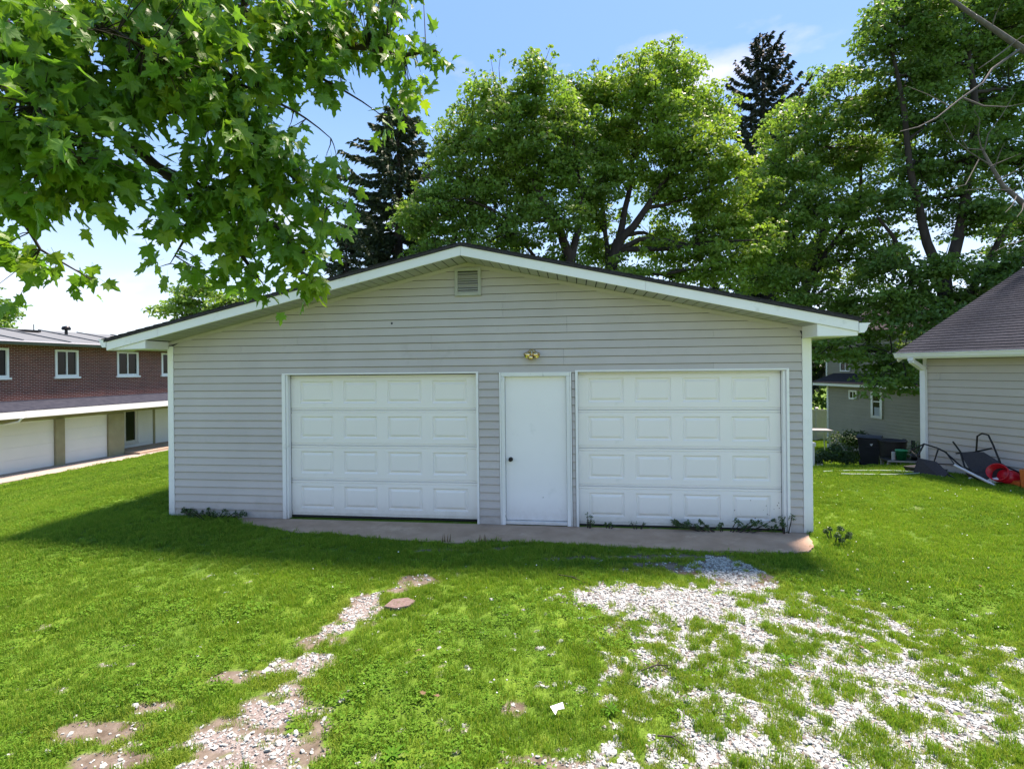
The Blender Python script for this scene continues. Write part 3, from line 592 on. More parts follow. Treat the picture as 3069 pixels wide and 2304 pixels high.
# brass twin floodlight above the door
fl = MB().lathe([(0, 0), (.055, 0), (.055, .012), (.035, .022), (0, .024)], (5.60, -.014, 2.42), (0, -1, 0), 20).build('light_fixture', M['brass'], G)
MB().tube([(5.60, -.035, 2.45), (5.60, -.06, 2.425), (5.60, -.065, 2.38)], [.017, .016, .015], 10).build('light_arm', M['brass'], fl)
for sx in (-1, 1):
    ax = Vector((sx * .75, -.35, -.55)).normalized()
    MB().lathe([(0, 0), (.020, .0), (.026, .022), (.040, .045), (.050, .095), (.046, .095), (.034, .05), (.0, .040)], (5.60 + sx * .012, -.055, 2.425), ax, 18).build('lamp_holder', M['brass'], fl)
    MB().lathe([(0, .04), (.016, .04), (.018, .07), (0, .075)], (5.60 + sx * .012, -.055, 2.425), ax, 12).build('lamp_socket', M['brown_rust'], fl)
MB().lathe([(0, -.035), (.026, -.03), (.038, -.008), (.036, .022), (.018, .036), (0, .038)], (5.588, -.085, 2.352), (-.1, -.8, -.5), 16).build('motion_sensor', M['brass'], fl)

# roof, fascia, soffit
OH, XL, XR = .45, -.61, 9.63
def rz(t, off=0): return PKZ + off - SL * abs(t - PK)
yb = D_ + .38
for a, c in ((XL - .03, PK), (PK, XR + .03)):
    MB().prism_y([(a, rz(a, .149)), (c, rz(c, .149)), (c, rz(c, .184)), (a, rz(a, .184))], -OH - .040, yb + .03).build('roof', M['shingle'], G)
# overlapping shingle courses give the uneven black edge
for side in (-1, 1):
    n = 38
    for k in range(n):
        run = (PK - XL if side < 0 else XR - PK) + .045; e = run / n; f0 = k * e; f1 = f0 + e + .02; jit = random.uniform(-.006, .006)
        a, c = (PK - f1, PK - f0) if side < 0 else (PK + f0, PK + f1)
        zo = lambda t, hi: rz(t, .1855) + (.010 if hi else .001)
        pl = [(a, zo(a, side < 0) - .002), (c, zo(c, side > 0) - .002), (c, zo(c, side > 0) + .007), (a, zo(a, side < 0) + .007)]
        MB().prism_y(pl, -OH - .042 + jit, yb + .035).build('shingle_course', M['shingle'], G)
def fascia(a, c, y0, y1, lo=.022, hi=.146, name='fascia_board'):
    return MB().prism_y([(a, rz(a, lo)), (c, rz(c, lo)), (c, rz(c, hi)), (a, rz(a, hi))], y0, y1).build(name, M['trim'], G, bevel=.002)
for a, c in ((XL, .22), (.223, 2.6), (2.602, PK - .0015), (PK + .0015, 7.1), (7.102, XR)): fascia(a, c, -OH - .022, -OH)
for a, c in ((XL, PK - .0015), (PK + .0015, XR)): fascia(a, c, yb - .022, yb)
sp = {}
pw = .132
def soffit_piece(w): 
    return MB().add([(0, 0, 0), (w - .014, 0, 0), (w - .014, OH - .004, 0), (0, OH - .004, 0), (0, 0, .008), (w - .014, 0, .008), (w - .014, OH - .004, .008), (0, OH - .004, .008)],
                    [(0, 3, 2, 1), (4, 5, 6, 7), (0, 1, 5, 4), (1, 2, 6, 5), (2, 3, 7, 6), (3, 0, 4, 7)]).mesh('soffit_panel', M['soffit'])
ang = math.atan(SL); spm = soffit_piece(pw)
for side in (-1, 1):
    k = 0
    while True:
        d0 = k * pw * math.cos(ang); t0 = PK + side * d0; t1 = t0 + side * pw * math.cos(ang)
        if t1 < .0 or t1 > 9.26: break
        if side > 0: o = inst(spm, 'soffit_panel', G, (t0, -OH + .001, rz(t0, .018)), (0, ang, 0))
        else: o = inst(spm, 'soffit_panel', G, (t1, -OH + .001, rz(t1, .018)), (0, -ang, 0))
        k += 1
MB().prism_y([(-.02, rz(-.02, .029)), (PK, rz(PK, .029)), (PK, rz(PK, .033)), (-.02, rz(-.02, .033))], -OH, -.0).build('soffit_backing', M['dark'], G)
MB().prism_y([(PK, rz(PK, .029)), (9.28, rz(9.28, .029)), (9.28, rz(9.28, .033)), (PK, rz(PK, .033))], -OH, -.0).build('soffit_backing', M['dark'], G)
# boxed eave returns
zr, zl = 2.560, 2.545
MB().prism_y([(9.165, zr), (XR, zr), (XR, rz(XR, .020)), (9.165, rz(9.165, .020))], -OH - .004, -.026).build('eave_return', M['trim'], G, bevel=.002)
MB().prism_y([(XL, zl), (.005, zl), (.005, rz(.005, .020)), (XL, rz(XL, .020))], -OH - .004, -.026).build('eave_return', M['trim'], G, bevel=.002)
MB().box(9.288, XR, -.024, yb - .03, zr + .004, zr + .016).build('eave_soffit', M['soffit'], G); MB().box(XL, -.026, -.024, yb - .03, zl + .004, zl + .016).build('eave_soffit', M['soffit'], G)
MB().box(XR - .02, XR, -OH + .01, yb - .03, zr + .02, rz(XR, .140)).build('fascia_board', M['trim'], G); MB().box(XL, XL + .02, -OH + .01, yb - .03, zl + .02, rz(XL, .140)).build('fascia_board', M['trim'], G)
def gutter(x, sgn, ztop, y0, y1, parent, horizontal='y'):
    pr = [(0, 0), (.0, -.118), (.055, -.118), (.082, -.085), (.105, -.022), (.122, -.012), (.122, .0), (.116, .0), (.112, -.008), (.097, -.018), (.076, -.080), (.052, -.110), (.006, -.110), (.006, 0)]
    return pr
pr = gutter(0, 1, 0, 0, 0, None)
def gutter_obj(x, sgn, ztop, y0, y1, parent, mt='trim'):
    b = MB(); poly = [(x + sgn * a, ztop + z) for a, z in pr]; b.prism_y(poly, y0, y1)
    for yy in (y0 - .002, y1): b.prism_y([(x + sgn * a, ztop + z) for a, z in pr[:7]], yy, yy + .002)
    return b.build('gutter', M[mt], parent)
gutter_obj(XR + .003, 1, 2.712, -OH - .03, yb, G); gutter_obj(XL - .003, -1, 2.692, -OH - .03, yb, G)

# ------------------------------------------------------------------ tan sided house at right
H = empty('neighbour_house', (8.98, 11.1, 0), math.atan2(-.951, .309), 'tan sided house with purple grey shingle roof at the right edge of the lawn', 'house')
HB, HT, HE = -.20, 2.33, .148
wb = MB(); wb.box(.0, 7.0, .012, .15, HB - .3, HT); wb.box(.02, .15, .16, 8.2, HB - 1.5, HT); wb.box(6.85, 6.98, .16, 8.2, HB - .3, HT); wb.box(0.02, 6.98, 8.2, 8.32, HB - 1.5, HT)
wb.build('wall', M['lap_shade'], H)
MB().prism_x([(.16, HT), (8.2, HT), (4.2, HT + 2.0)], .0, .12).build('gable', M['siding_tan'], H)
for k in range(17):
    zb = HB + k * HE; zt = min(zb + HE, HT); cuts = {3: [1.35], 5: [2.05], 8: [.9], 11: [3.1], 14: [.32], 6: [4.0], 1: [1.6], 2: [3.4]}.get(k, [])
    xs = [.062] + cuts + [6.95]
    for i in range(len(xs) - 1): board(xs[i], xs[i + 1] - .003, zb, zt, parent=H, m=M['siding_tan'], proud=.022)
MB().box(-.012, .058, -.018, .05, HB - .2, HT).build('corner_trim', M['trim'], H)
for k in range(17):
    zb = HB + k * HE; zt = min(zb + HE, HT)
    MB().add([(-.003, .055, zb), (-.003, 8.3, zb), (.009, 8.3, zt), (.009, .055, zt), (.02, .055, zb), (.02, 8.3, zb), (.02, 8.3, zt), (.02, .055, zt)],
             [(0, 1, 2, 3), (0, 4, 5, 1), (3, 2, 6, 7), (0, 3, 7, 4), (1, 5, 6, 2)]).build('siding_board', M['siding_tan'], H)
MB().box(-.29, 7.2, -.36, .0, HT + .002, HT + .014).build('soffit', M['soffit'], H)
MB().box(-.30, 7.2, -.385, -.362, HT - .01, HT + .105).build('fascia_board', M['trim'], H)
b = MB(); b.prism_x([(-.388 - a, HT + .12 + z) for a, z in pr], -.30, 7.2)
for xx in (-.302, 7.2): b.prism_x([(-.388 - a, HT + .12 + z) for a, z in pr[:7]], xx, xx + .002)
b.build('gutter', M['trim'], H)
PS = .475; ez = HT + .125
MB().prism_x([(-.42, ez - .01), (4.2, ez - .01 + PS * 4.62), (4.2, ez - .04 + PS * 4.62), (-.42, ez - .04)], -.30, 7.25).build('roof', M['shingle_purple'], H)
MB().prism_x([(4.2, ez - .01 + PS * 4.62), (8.82, ez - .01), (8.82, ez - .04), (4.2, ez - .04 + PS * 4.62)], -.30, 7.25).build('roof', M['shingle_purple'], H)
MB().prism_x([(-.40, ez - .045), (4.2, ez - .045 + PS * 4.58), (4.2, ez - .20 + PS * 4.58), (-.36, ez - .20), (-.40, ez - .16)], -.295, -.272).build('rake_board', M['trim'], H)
n = 36; cpos = [-.43 + 4.63 * k / n for k in range(n + 1)]
for k in range(n):
    a, c = cpos[k], cpos[k + 1] + .012; x = -.32
    while x < 7.2:                              # each course is laid from strips about a metre long
        ln = random.uniform(.9, 1.05) if x > -.32 else random.uniform(.35, 1.0); x2 = min(x + ln, 7.26); q = random.uniform(-.002, .003)
        MB().prism_x([(a - q, ez - .010 + PS * (a + .42) + .016), (c, ez - .010 + PS * (c + .42) + .002), (c, ez - .010 + PS * (c + .42) - .002), (a - q, ez - .010 + PS * (a + .42) + .001)], x, x2 - .002).build('shingle', M['shingle_purple'], H)
        x = x2
dsp = MB()
def sq_tube(b, pts, wx, wy):
    for i in range(len(pts) - 1):
        p, q = Vector(pts[i]), Vector(pts[i + 1]); d = (q - p).normalized(); u = Vector((1, 0, 0)); v_ = d.cross(u).normalized()
        V = [p + u * sx * wx + v_ * sy * wy for sx, sy in ((-1, -1), (1, -1), (1, 1), (-1, 1))] + [q + u * sx * wx + v_ * sy * wy for sx, sy in ((-1, -1), (1, -1), (1, 1), (-1, 1))]
        b.add(V, [(0, 1, 2, 3), (7, 6, 5, 4), (0, 4, 5, 1), (1, 5, 6, 2), (2, 6, 7, 3), (3, 7, 4, 0)])
sq_tube(dsp, [(.03, -.43, HT + .01), (.03, -.43, HT - .055), (.03, -.075, HT - .23), (.03, -.062, HT - .24), (.03, -.062, -.05), (.03, -.085, -.12)], .052, .042)
dsp.build('downspout', M['trim'], H, bevel=.004)

# ------------------------------------------------------------------ olive house behind
OH_ = empty('olive_house', (15.1, 24.4, 0), math.atan2(-.998, .065), 'olive grey sided house with two white windows between the garage and the tan house', 'house')
OB, OT = -2.1, 1.27
wb = MB(); wb.box(.0, 8, .012, .15, OB, OT); wb.box(.015, .15, .16, 6, OB, OT); wb.box(7.85, 8, .16, 6, OB, OT); wb.build('wall', M['lap_shade'], OH_); MB().box(.0, .013, .16, 6, OB, OT).build('end_wall', M['siding_olive'], OH_)
for k in range(24):
    zb = OB + .06 + k * .138; board(.11, 7.98, zb, min(zb + .138, OT), parent=OH_, m=M['siding_olive'], proud=.024)
MB().box(-.015, .105, -.03, .05, OB, OT).build('corner_trim', M['trim'], OH_)
MB().box(-.45, 8.2, -.40, .0, OT + .002, OT + .02).build('soffit', M['soffit'], OH_)
MB().box(-.45, 8.2, -.43, -.402, OT - .02, OT + .13).build('fascia_board', M['trim'], OH_)
MB().prism_x([(-.46, OT + .13), (.69, OT + .55), (.69, OT + .51), (-.46, OT + .10)], -.5, 8.2).build('roof', M['shingle'], OH_)
ub = MB(); ub.box(-1.0, 8, .7, 5.8, OT + .1, OT + 2.4); ub.build('upper_wall', M['siding_olive'], OH_)
for k in range(13): board(-.91, 7.98, OT + .55 + k * .138, OT + .55 + (k + 1) * .138, y=.686, parent=OH_, m=M['siding_olive'], proud=.024)
MB().prism_x([(.3, OT + 2.40), (3.2, OT + 3.9), (6.1, OT + 2.40)], -1.3, 8.2).build('upper_roof', M['shingle'], OH_)
def window(parent, x0, x1, z0, z1, y=0.0, fw=.08, bars=(), vbars=(), sill=True, curtain=False, fm='trim', depth=.05):
    f = MB()
    for a in ((x0, x0 + fw, z0, z1), (x1 - fw, x1, z0, z1), (x0 + fw, x1 - fw, z0, z0 + fw), (x0 + fw, x1 - fw, z1 - fw, z1)): f.box(a[0], a[1], y - depth, y + .01, a[2], a[3])
    for zb in bars: f.box(x0 + fw, x1 - fw, y - depth + .012, y, zb - .022, zb + .022)
    for xb in vbars: f.box(xb - .022, xb + .022, y - depth + .014, y - .001, z0 + fw, z1 - fw)
    o = f.build('window', M[fm], parent)
    MB().box(x0 + fw - .002, x1 - fw + .002, y - .022, y - .018, z0 + fw - .002, z1 - fw + .002).build('pane', M['glass'], o)
    if curtain: MB().box(x0 + fw + .06, x1 - fw - .02, y - .026, y - .024, z0 + fw, z0 + (z1 - z0) * .42).build('curtain', M['curtain'], o)
    if sill: MB().box(x0 - .06, x1 + .06, y - depth - .06, y - .002, z0 - .09, z0 - .002).build('sill', M[fm], o)
    return o
window(OH_, 1.48, 1.96, .68, 1.08, y=-.014, fw=.07, vbars=(1.72,), sill=False)
window(OH_, 2.77, 3.37, -.04, 1.06, y=-.014, fw=.11, bars=(.66,), sill=False, curtain=True)
window(OH_, .02, .66, 1.90, 2.36, y=.67, fw=.06, vbars=(.36,), sill=False)
MB().box(-1.02, -.92, .655, .72, OT + .3, 3.5).build('corner_trim', M['trim'], OH_)
for x in (4.35, 4.75): MB().box(x, x + .16, -.035, .01, -1.10, -.72).build('basement_vent', M['dark'], OH_)

# ------------------------------------------------------------------ brick apartment building at left
B = empty('apartment_building', (-21.27, 21.15, 0), math.atan2(.978, .208), 'long dark red brick building with white windows and white overhead doors below at left', 'building')
X0, X1 = -9.0, 24.0
wins = [(-1.25, .32), (2.10, 3.14), (5.02, 6.22), (7.60, 8.85), (10.6, 11.8), (13.2, 14.4)]
zb0, zb1, zw0, zw1 = 1.02, 3.46, 2.04, 3.30
wl = MB(); xs = [X0] + [v_ for w_ in wins for v_ in w_] + [X1]
for i in range(0, len(xs), 2): wl.box(xs[i], xs[i + 1], 0, .2, zb0, zb1)
for a, c in wins: wl.box(a, c, 0, .2, zb0, zw0); wl.box(a, c, 0, .2, zw1, zb1)
wl.box(X0, X0 + .2, .2, 8, -2.2, zb1); wl.box(X1 - .2, X1, .2, 8, -2.2, zb1)
wl.build('brick_wall', M['brick'], B)
for a, c in wins: window(B, a + .01, c - .01, zw0 + .01, zw1 - .01, y=.06, fw=.09, vbars=((a + c) / 2,), depth=.09)
# roof with layered pale edge and gutter
MB().prism_x([(-.55, 3.60), (4.2, 4.45), (4.2, 4.38), (-.55, 3.54)], X0 - .4, X1 + .4).build('roof', M['roof_metal'], B)
MB().prism_x([(4.2, 4.45), (9, 3.60), (9, 3.54), (4.2, 4.38)], X0 - .4, X1 + .4).build('roof', M['roof_metal'], B)
for x in np.arange(X0, X1, 1.9): MB().prism_x([(-.50, 3.66), (4.1, 4.49), (4.1, 4.44), (-.50, 3.605)], x, x + .05).build('roof_seam', M['roof_metal'], B)
MB().box(X0 - .4, 5.2, -.58, -.555, 3.44, 3.60).build('fascia_board', M['trim'], B); MB().box(5.202, X1 + .4, -.585, -.56, 3.42, 3.58).build('fascia_board', M['trim'], B)
MB().prism_x([(-.59 - a * 1.1, 3.55 + z * 1.1) for a, z in pr], X0 - .4, 5.0).build('gutter', M['roof_metal'], B)
MB().prism_x([(-.59 - a * 1.1, 3.52 + z * 1.1) for a, z in pr], 5.05, X1).build('gutter', M['roof_metal'], B)
MB().box(X0 - .4, X1, -.55, .0, 3.462, 3.475).build('soffit', M['soffit'], B)
# lower roof over the ground floor
LX = 23.0
MB().prism_x([(-1.25, .70), (-.002, 1.06), (-.002, 1.0), (-1.25, .64)], X0, LX).build('lower_roof', M['roof_blue'], B)
MB().box(X0, .05, -1.29, -1.255, .39, .66).build('fascia_board', M['trim'], B); MB().box(.052, LX, -1.295, -1.255, .39, .665).build('fascia_board', M['trim'], B)
MB().box(X0, LX, -1.25, .0, .38, .40).build('lower_soffit', M['olive_paint'], B)
for a, c, z in ((X0, 5.34, .13), (5.34, LX, .16)): MB().box(a, c, -.02, .18, z, .379).build('beam', M['olive_paint'], B)
for a, c in ((2.08, 2.46), (4.53, 5.34), (-1.6, -1.2)): MB().box(a, c, -.06, .24, -2.2, .128).build('pier', M['olive_paint'], B)
for a, c in ((-1.198, 2.078), (2.462, 4.528), (-5.0, -1.602)):
    d = MB()
    for k in range(4): d.box(a + .02, c - .02, .04, .09, -1.98 + k * .525, -1.98 + k * .525 + .519)
    d.build('overhead_door', M['white_door_far'], B)
    MB().box(a, c, .0, .10, -2.15, -1.985).build('door_sill', M['concrete_pale'], B)
# recessed porch
ry = 1.2
MB().box(5.34, LX, ry, ry + .15, -2.2, .379).build('porch_wall', M['siding_white'], B)
MB().box(5.25, 5.345, .24, ry, -2.2, .379).build('porch_wall', M['olive_paint'], B)
window(B, 6.36, 7.10, -1.62, .20, y=ry - .005, fw=.10, sill=True, depth=.05)
for k in range(20): board(7.2, 8.12, -1.72 + k * .095, -1.72 + (k + 1) * .095, y=ry - .012, parent=B, m=M['siding_white'], proud=.02)
MB().box(8.14, 8.26, ry - .04, ry, -2.0, .37).build('porch_trim', M['olive_paint'], B)
MB().box(8.28, 9.6, ry - .03, ry - .005, -1.95, .37).build('porch_door', M['white_door_far'], B)
MB().tube([(7.60, -.9, -2.0), (7.60, -.9, .38)], .035, 8).build('porch_post', M['black_metal'], B)
MB().box(5.35, LX, -1.0, ry - .002, -2.3, -1.90).build('porch_floor', M['porch'], B)
MB().tube([(-.1, -1.33, .42), (-.15, -1.2, .25), (-.9, -.1, -.02), (-.9, -.1, -1.9)], .045, 8).build('downspout', M['trim'], B)
# vents on the roof
MB().tube([(1.6, 3.0, 4.1), (1.6, 3.0, 4.62)], .12, 10).tube([(1.6, 3.0, 4.62), (1.6, 3.0, 4.70)], [.09, .16], 10).build('vent_pipe', M['siding'], B)
MB().tube([(4.55, 2.6, 4.1), (4.55, 2.6, 4.40)], .07, 10).lathe([(0, 4.40), (.17, 4.42), (.20, 4.50), (.15, 4.60), (0, 4.64)], (4.55, 2.6, 0)).build('vent_cap', M['black_metal'], B)
MB().box(2.9, 3.6, 2.9, 3.7, 4.25, 4.34).build('roof_hatch', M['black_metal'], B)
MB().tube([(3.35, 3.0, 4.3), (3.35, 3.0, 4.62)], .02, 6).build('antenna', M['black_metal'], B)
# paved strip along it
pv = MB(); pv.prism_z([(X0, -1.75), (LX, -1.75), (LX, .0), (X0, .0)], -2.35, -2.005); o = pv.build('pavement', M['concrete_pale']); o.location = B.location; o.rotation_euler = B.rotation_euler; tag(o, kind='structure')

# ------------------------------------------------------------------ trees
def leaf_cloud(centres, radii, flat, n_per, size, tint_fn=None, droop=.35, up=.75, aspect=.62):
    """many small folded leaves spread through tufts; returns V, F, T"""
    n = np.asarray(n_per); idx = np.repeat(np.arange(len(centres)), n); m = len(idx)
    d = RNG.normal(size=(m, 3)); d /= np.linalg.norm(d, axis=1, keepdims=True) + 1e-9; r = RNG.uniform(.25, 1, m) ** .6
    off = d * r[:, None] * radii[idx][:, None]; off[:, 2] *= flat
    off[:, 2] -= droop * radii[idx] * (np.hypot(off[:, 0], off[:, 1]) / radii[idx]) ** 2
    c = centres[idx] + off
    nrm = RNG.normal(size=(m, 3)) * .55 + np.array([0, 0, up]) + off / (radii[idx][:, None]) * .5; nrm /= np.linalg.norm(nrm, axis=1, keepdims=True)
    ax = RNG.normal(size=(m, 3)) + off / radii[idx][:, None] * 1.2 - np.array([0, 0, .5]); ax -= nrm * (ax * nrm).sum(1, keepdims=True); ax /= np.linalg.norm(ax, axis=1, keepdims=True) + 1e-9
    bx = np.cross(nrm, ax); s = size * RNG.uniform(.6, 1.25, m)[:, None]
    V = np.stack([c - ax * s * .5, c + bx * s * aspect * .5 - nrm * s * .08, c + ax * s * .5 - nrm * s * .12, c - bx * s * aspect * .5 - nrm * s * .08], 1).reshape(-1, 3)
    F = np.arange(m * 4).reshape(m, 4); T = np.repeat(np.clip(RNG.beta(1.2, 3.0, m) + RNG.normal(0, .12, len(centres))[idx] , 0, 1), 4)
    return V, F, T

def limb_path(p, q, sag=.0, wob=.12, n=6):
    p, q = Vector(p), Vector(q); L_ = (q - p).length; pts = []
    a = Vector(RNG.normal(size=3)) * wob * L_ * .5
    for i in range(n + 1):
        f = i / n; pts.append(p.lerp(q, f) + a * math.sin(f * PI) * .5 + Vector((0, 0, sag * L_ * math.sin(f * PI))) + Vector(RNG.normal(size=3)) * wob * .08 * L_ * (0 < i < n))
    return pts

def broad_tree(name, label, base, forks, blobs, leafmat, bark='bark_dark', group=None, trunk_r=.22, size=.145, tuft=.55, per=120, dens=1.0, cat='tree', flat=.36):
    """base: foot of the trunk; forks: list of limb polylines (absolute); blobs: crown masses (x, y, z, r)"""
    t = empty(name, base, 0, label, cat, group); o = Vector(base); tr = MB(); skel = []
    for pts, r0, r1 in forks:
        pp = [Vector(p) - o for p in pts]; path = []
        for i in range(len(pp) - 1):
            seg = limb_path(pp[i], pp[i + 1], 0, .10, 4); path += seg[:-1] if i < len(pp) - 2 else seg
        m = len(path); rr = [r0 + (r1 - r0) * (i / (m - 1)) ** .8 for i in range(m)]; tr.tube(path, rr, 8); skel += [(p, r) for p, r in zip(path, rr)]
    cs = []; rs = []
    br = MB()
    for (x, y, z, r) in blobs:
        c = Vector((x, y, z)) - o; k = max(4, int(dens * 10 * (r / tuft) ** 2))
        sub = min(skel, key=lambda s: (s[0] - c).length + max(0, s[0].z - c.z) * 1.5)
        path = limb_path(sub[0], c, .05, .16, 6); r0 = min(sub[1] * .7, .10 + .02 * r)
        br.tube(path, [r0 * (1 - .8 * i / 6) for i in range(7)], 6, False); hubs = path[3:]
        for _ in range(k):
            d = RNG.normal(size=3); d /= np.linalg.norm(d); rad = r * RNG.uniform(.12, 1.35) ** .75
            p = c + Vector(d * rad * np.array([1, 1, .9])); cs.append(tuple(p)); rs.append(tuft * RNG.uniform(.55, 1.25))
            h = min(hubs, key=lambda q: (q - p).length)
            if RNG.uniform() < .75: br.tube(limb_path(h, p, .04, .14, 3), [.022, .017, .012, .007], 4, False)
        for _ in range(max(3, int(k * .38))):             # stray sprigs break the outline
            d = RNG.normal(size=3); d[2] = abs(d[2]) * .8; d /= np.linalg.norm(d); p = c + Vector(d * r * RNG.uniform(1.1, 1.6)); cs.append(tuple(p)); rs.append(tuft * RNG.uniform(.2, .42))
            br.tube(limb_path(c + Vector(d * r * .6), p, 0, .1, 2), [.014, .010, .005], 3, False)
    cs = np.array(cs); rs = np.array(rs); n_per = np.maximum(10, (per * (rs / tuft) ** 1.8).astype(int))
    V, F, T = leaf_cloud(cs, rs, flat, n_per, size)
    tk = tr.build('trunk', M[bark], t); tag(br.build('branches', M[bark], t), kind='stuff')
    cr_ = np_object('crown', V, F, [M[leafmat]], t, tint=T); return t, len(F)

def P3(px, py, Y): return ((px - 1106) / 1100 * Y, Y, 2.2 + (797 - .0105 * (px - 1106) - py) / 1100 * Y)
def blobs(lst, Y, dy=1.2):
    o = []
    for e in lst:
        px, py, r = e[:3]; yy = (e[3] if len(e) > 3 else Y) + RNG.uniform(-dy, dy); x, y, z = P3(px, py, yy); o.append((x, y, z, r / 1100 * yy))
    return o
def gnd(x, y): return float(gz(np.array(x), np.array(y)))
tot = 0
def base_at(px, Y): x = (px - 1106) / 1100 * Y; return (x, Y, gnd(x, Y) - .1)
b0 = base_at(1238, 17)
t_, n_ = broad_tree('maple_tree', 'bright green maple with forked trunk behind the garage roof, just right of the gable peak', b0,
    [([b0, P3(1236, 560, 17), P3(1210, 480, 17)], .24, .13), ([P3(1236, 560, 17), P3(1262, 470, 17.3), P3(1250, 330, 17), P3(1180, 200, 16.8)], .15, .03), ([P3(1210, 480, 17), P3(1150, 380, 17), P3(1060, 300, 16.6)], .12, .03),
     ([P3(1210, 480, 17), P3(1120, 480, 17.4), P3(1010, 430, 17)], .09, .03), ([P3(1170, 580, 17.5), P3(1130, 520, 17.5), P3(1080, 470, 17)], .08, .03)],
    blobs([(1165, 175, 50), (1085, 225, 62), (1020, 300, 62), (1120, 300, 80), (1210, 250, 68), (960, 330, 42), (1040, 400, 85), (1150, 400, 75), (1230, 350, 75), (980, 470, 70), (1100, 500, 75), (1200, 470, 55), (1280, 420, 55), (950, 560, 50), (1050, 580, 55), (1140, 590, 40), (1265, 200, 35), (1225, 560, 35), (1000, 610, 45), (900, 600, 45), (900, 460, 45)], 17), 'leaf_b', per=125)
tot += n_
b0 = base_at(1330, 18.5)
t_, n_ = broad_tree('maple_tree', 'tall light green maple with bare curved limbs above the right roof slope', b0,
    [([b0, P3(1315, 600, 18.5), P3(1340, 520, 18.4)], .26, .2), ([P3(1340, 520, 18.4), P3(1400, 450, 18.2), P3(1450, 380, 18), P3(1520, 260, 18)], .17, .03), ([P3(1340, 520, 18.4), P3(1370, 380, 18.6), P3(1390, 200, 18.4)], .14, .03),
     ([P3(1315, 600, 18.5), P3(1300, 420, 18.8), P3(1310, 300, 18.8)], .11, .03), ([P3(1400, 450, 18.2), P3(1480, 430, 18), P3(1560, 400, 17.8)], .08, .03)],
    blobs([(1440, 140, 42), (1385, 190, 60), (1310, 190, 48), (1480, 200, 62), (1550, 250, 50), (1330, 280, 65), (1420, 290, 78), (1510, 330, 75), (1580, 340, 45), (1340, 380, 52), (1440, 400, 62), (1540, 430, 70), (1590, 470, 45), (1420, 520, 45), (1500, 530, 65), (1560, 570, 45), (1450, 600, 40), (1370, 590, 40), (1270, 330, 50), (1300, 480, 45), (1300, 560, 40), (1640, 520, 45)], 18.2), 'leaf_a', per=125)
tot += n_
b0 = base_at(1700, 20)
t_, n_ = broad_tree('maple_tree', 'green maple leaning over the right eave with low boughs above the trash bin', b0,
    [([b0, P3(1715, 740, 20), P3(1745, 620, 20)], .26, .18), ([P3(1745, 620, 20), P3(1790, 450, 20), P3(1740, 300, 20)], .15, .03), ([P3(1745, 620, 20), P3(1860, 450, 19.6), P3(1870, 280, 19.4)], .14, .03),
     ([P3(1715, 740, 20), P3(1880, 660, 18.5), P3(1960, 640, 17)], .12, .04), ([P3(1745, 620, 20), P3(1700, 520, 19.5), P3(1650, 450, 19)], .1, .03), ([P3(1715, 740, 20), P3(1870, 760, 18), P3(1950, 780, 16)], .09, .03)],
    blobs([(1800, 165, 32), (1745, 235, 40), (1700, 290, 48), (1840, 230, 55), (1790, 320, 75), (1700, 380, 60), (1640, 400, 38), (1880, 330, 70), (1650, 480, 60), (1750, 450, 70), (1850, 450, 72), (1680, 560, 60), (1780, 570, 72), (1640, 600, 35), (1900, 560, 60), (1720, 640, 50), (1850, 650, 55, 18.5), (1930, 660, 50, 17.5),
          (1800, 745, 40, 17), (1870, 730, 42, 17), (1850, 775, 34, 16.5), (1925, 790, 45, 16), (1960, 835, 24, 15), (1970, 760, 40, 16.5), (1900, 825, 26, 16), (1765, 705, 34, 18), (1820, 690, 36, 18)], 19.5), 'leaf_b', per=115)
tot += n_
b0 = base_at(2050, 17)
t_, n_ = broad_tree('maple_tree', 'largest dark green maple filling the upper right corner above the tan house roof', b0,
    [([b0, P3(2045, 700, 17), P3(2040, 600, 17)], .3, .22), ([P3(2040, 600, 17), P3(2090, 420, 17), P3(2110, 200, 17), P3(2100, -60, 17)], .2, .05), ([P3(2040, 600, 17), P3(1990, 450, 17), P3(1960, 250, 16.8), P3(1930, 80, 16.6)], .17, .04),
     ([P3(2045, 700, 17), P3(1960, 560, 17.4), P3(1900, 470, 17.2)], .13, .04), ([P3(2045, 700, 17), P3(2140, 560, 16.8), P3(2230, 420, 16.5)], .15, .05), ([P3(1985, 720, 17.5), P3(1970, 600, 17.5), P3(1930, 520, 17.5)], .1, .04)],
    blobs([(1945, 10, 42), (1900, 45, 28), (1920, 110, 52), (2000, 40, 65), (2080, -30, 75), (2180, -40, 80), (1980, 170, 62), (2060, 130, 72), (2150, 80, 75), (2240, 60, 75), (1930, 240, 50), (2030, 260, 62), (2130, 230, 70), (2220, 200, 75), (1990, 350, 55), (2090, 350, 62), (2190, 340, 75),
          (2010, 440, 45), (2130, 470, 60), (2230, 480, 75), (1940, 430, 45), (1920, 560, 40), (2040, 570, 48), (2130, 590, 48), (2200, 600, 60), (2080, 660, 40), (1960, 640, 40), (2010, 90, 50), (2000, 690, 40)], 16.8), 'leaf_c', per=125)
tot += n_
b0 = base_at(445, 36)
t_, n_ = broad_tree('small_tree', 'small distant green tree showing just above the left roof slope', b0,
    [([b0, P3(445, 690, 36), P3(440, 650, 36)], .25, .1), ([P3(445, 690, 36), P3(400, 650, 36), P3(370, 630, 36)], .1, .03), ([P3(445, 690, 36), P3(500, 650, 36)], .1, .03)],
    blobs([(395, 645, 34), (440, 625, 30), (360, 665, 20), (470, 665, 32), (520, 650, 26), (420, 690, 34), (555, 665, 18), (500, 700, 30)], 36, .6), 'leaf_a', per=70, size=.28, tuft=.8)
tot += n_
b0 = base_at(-25, 40)
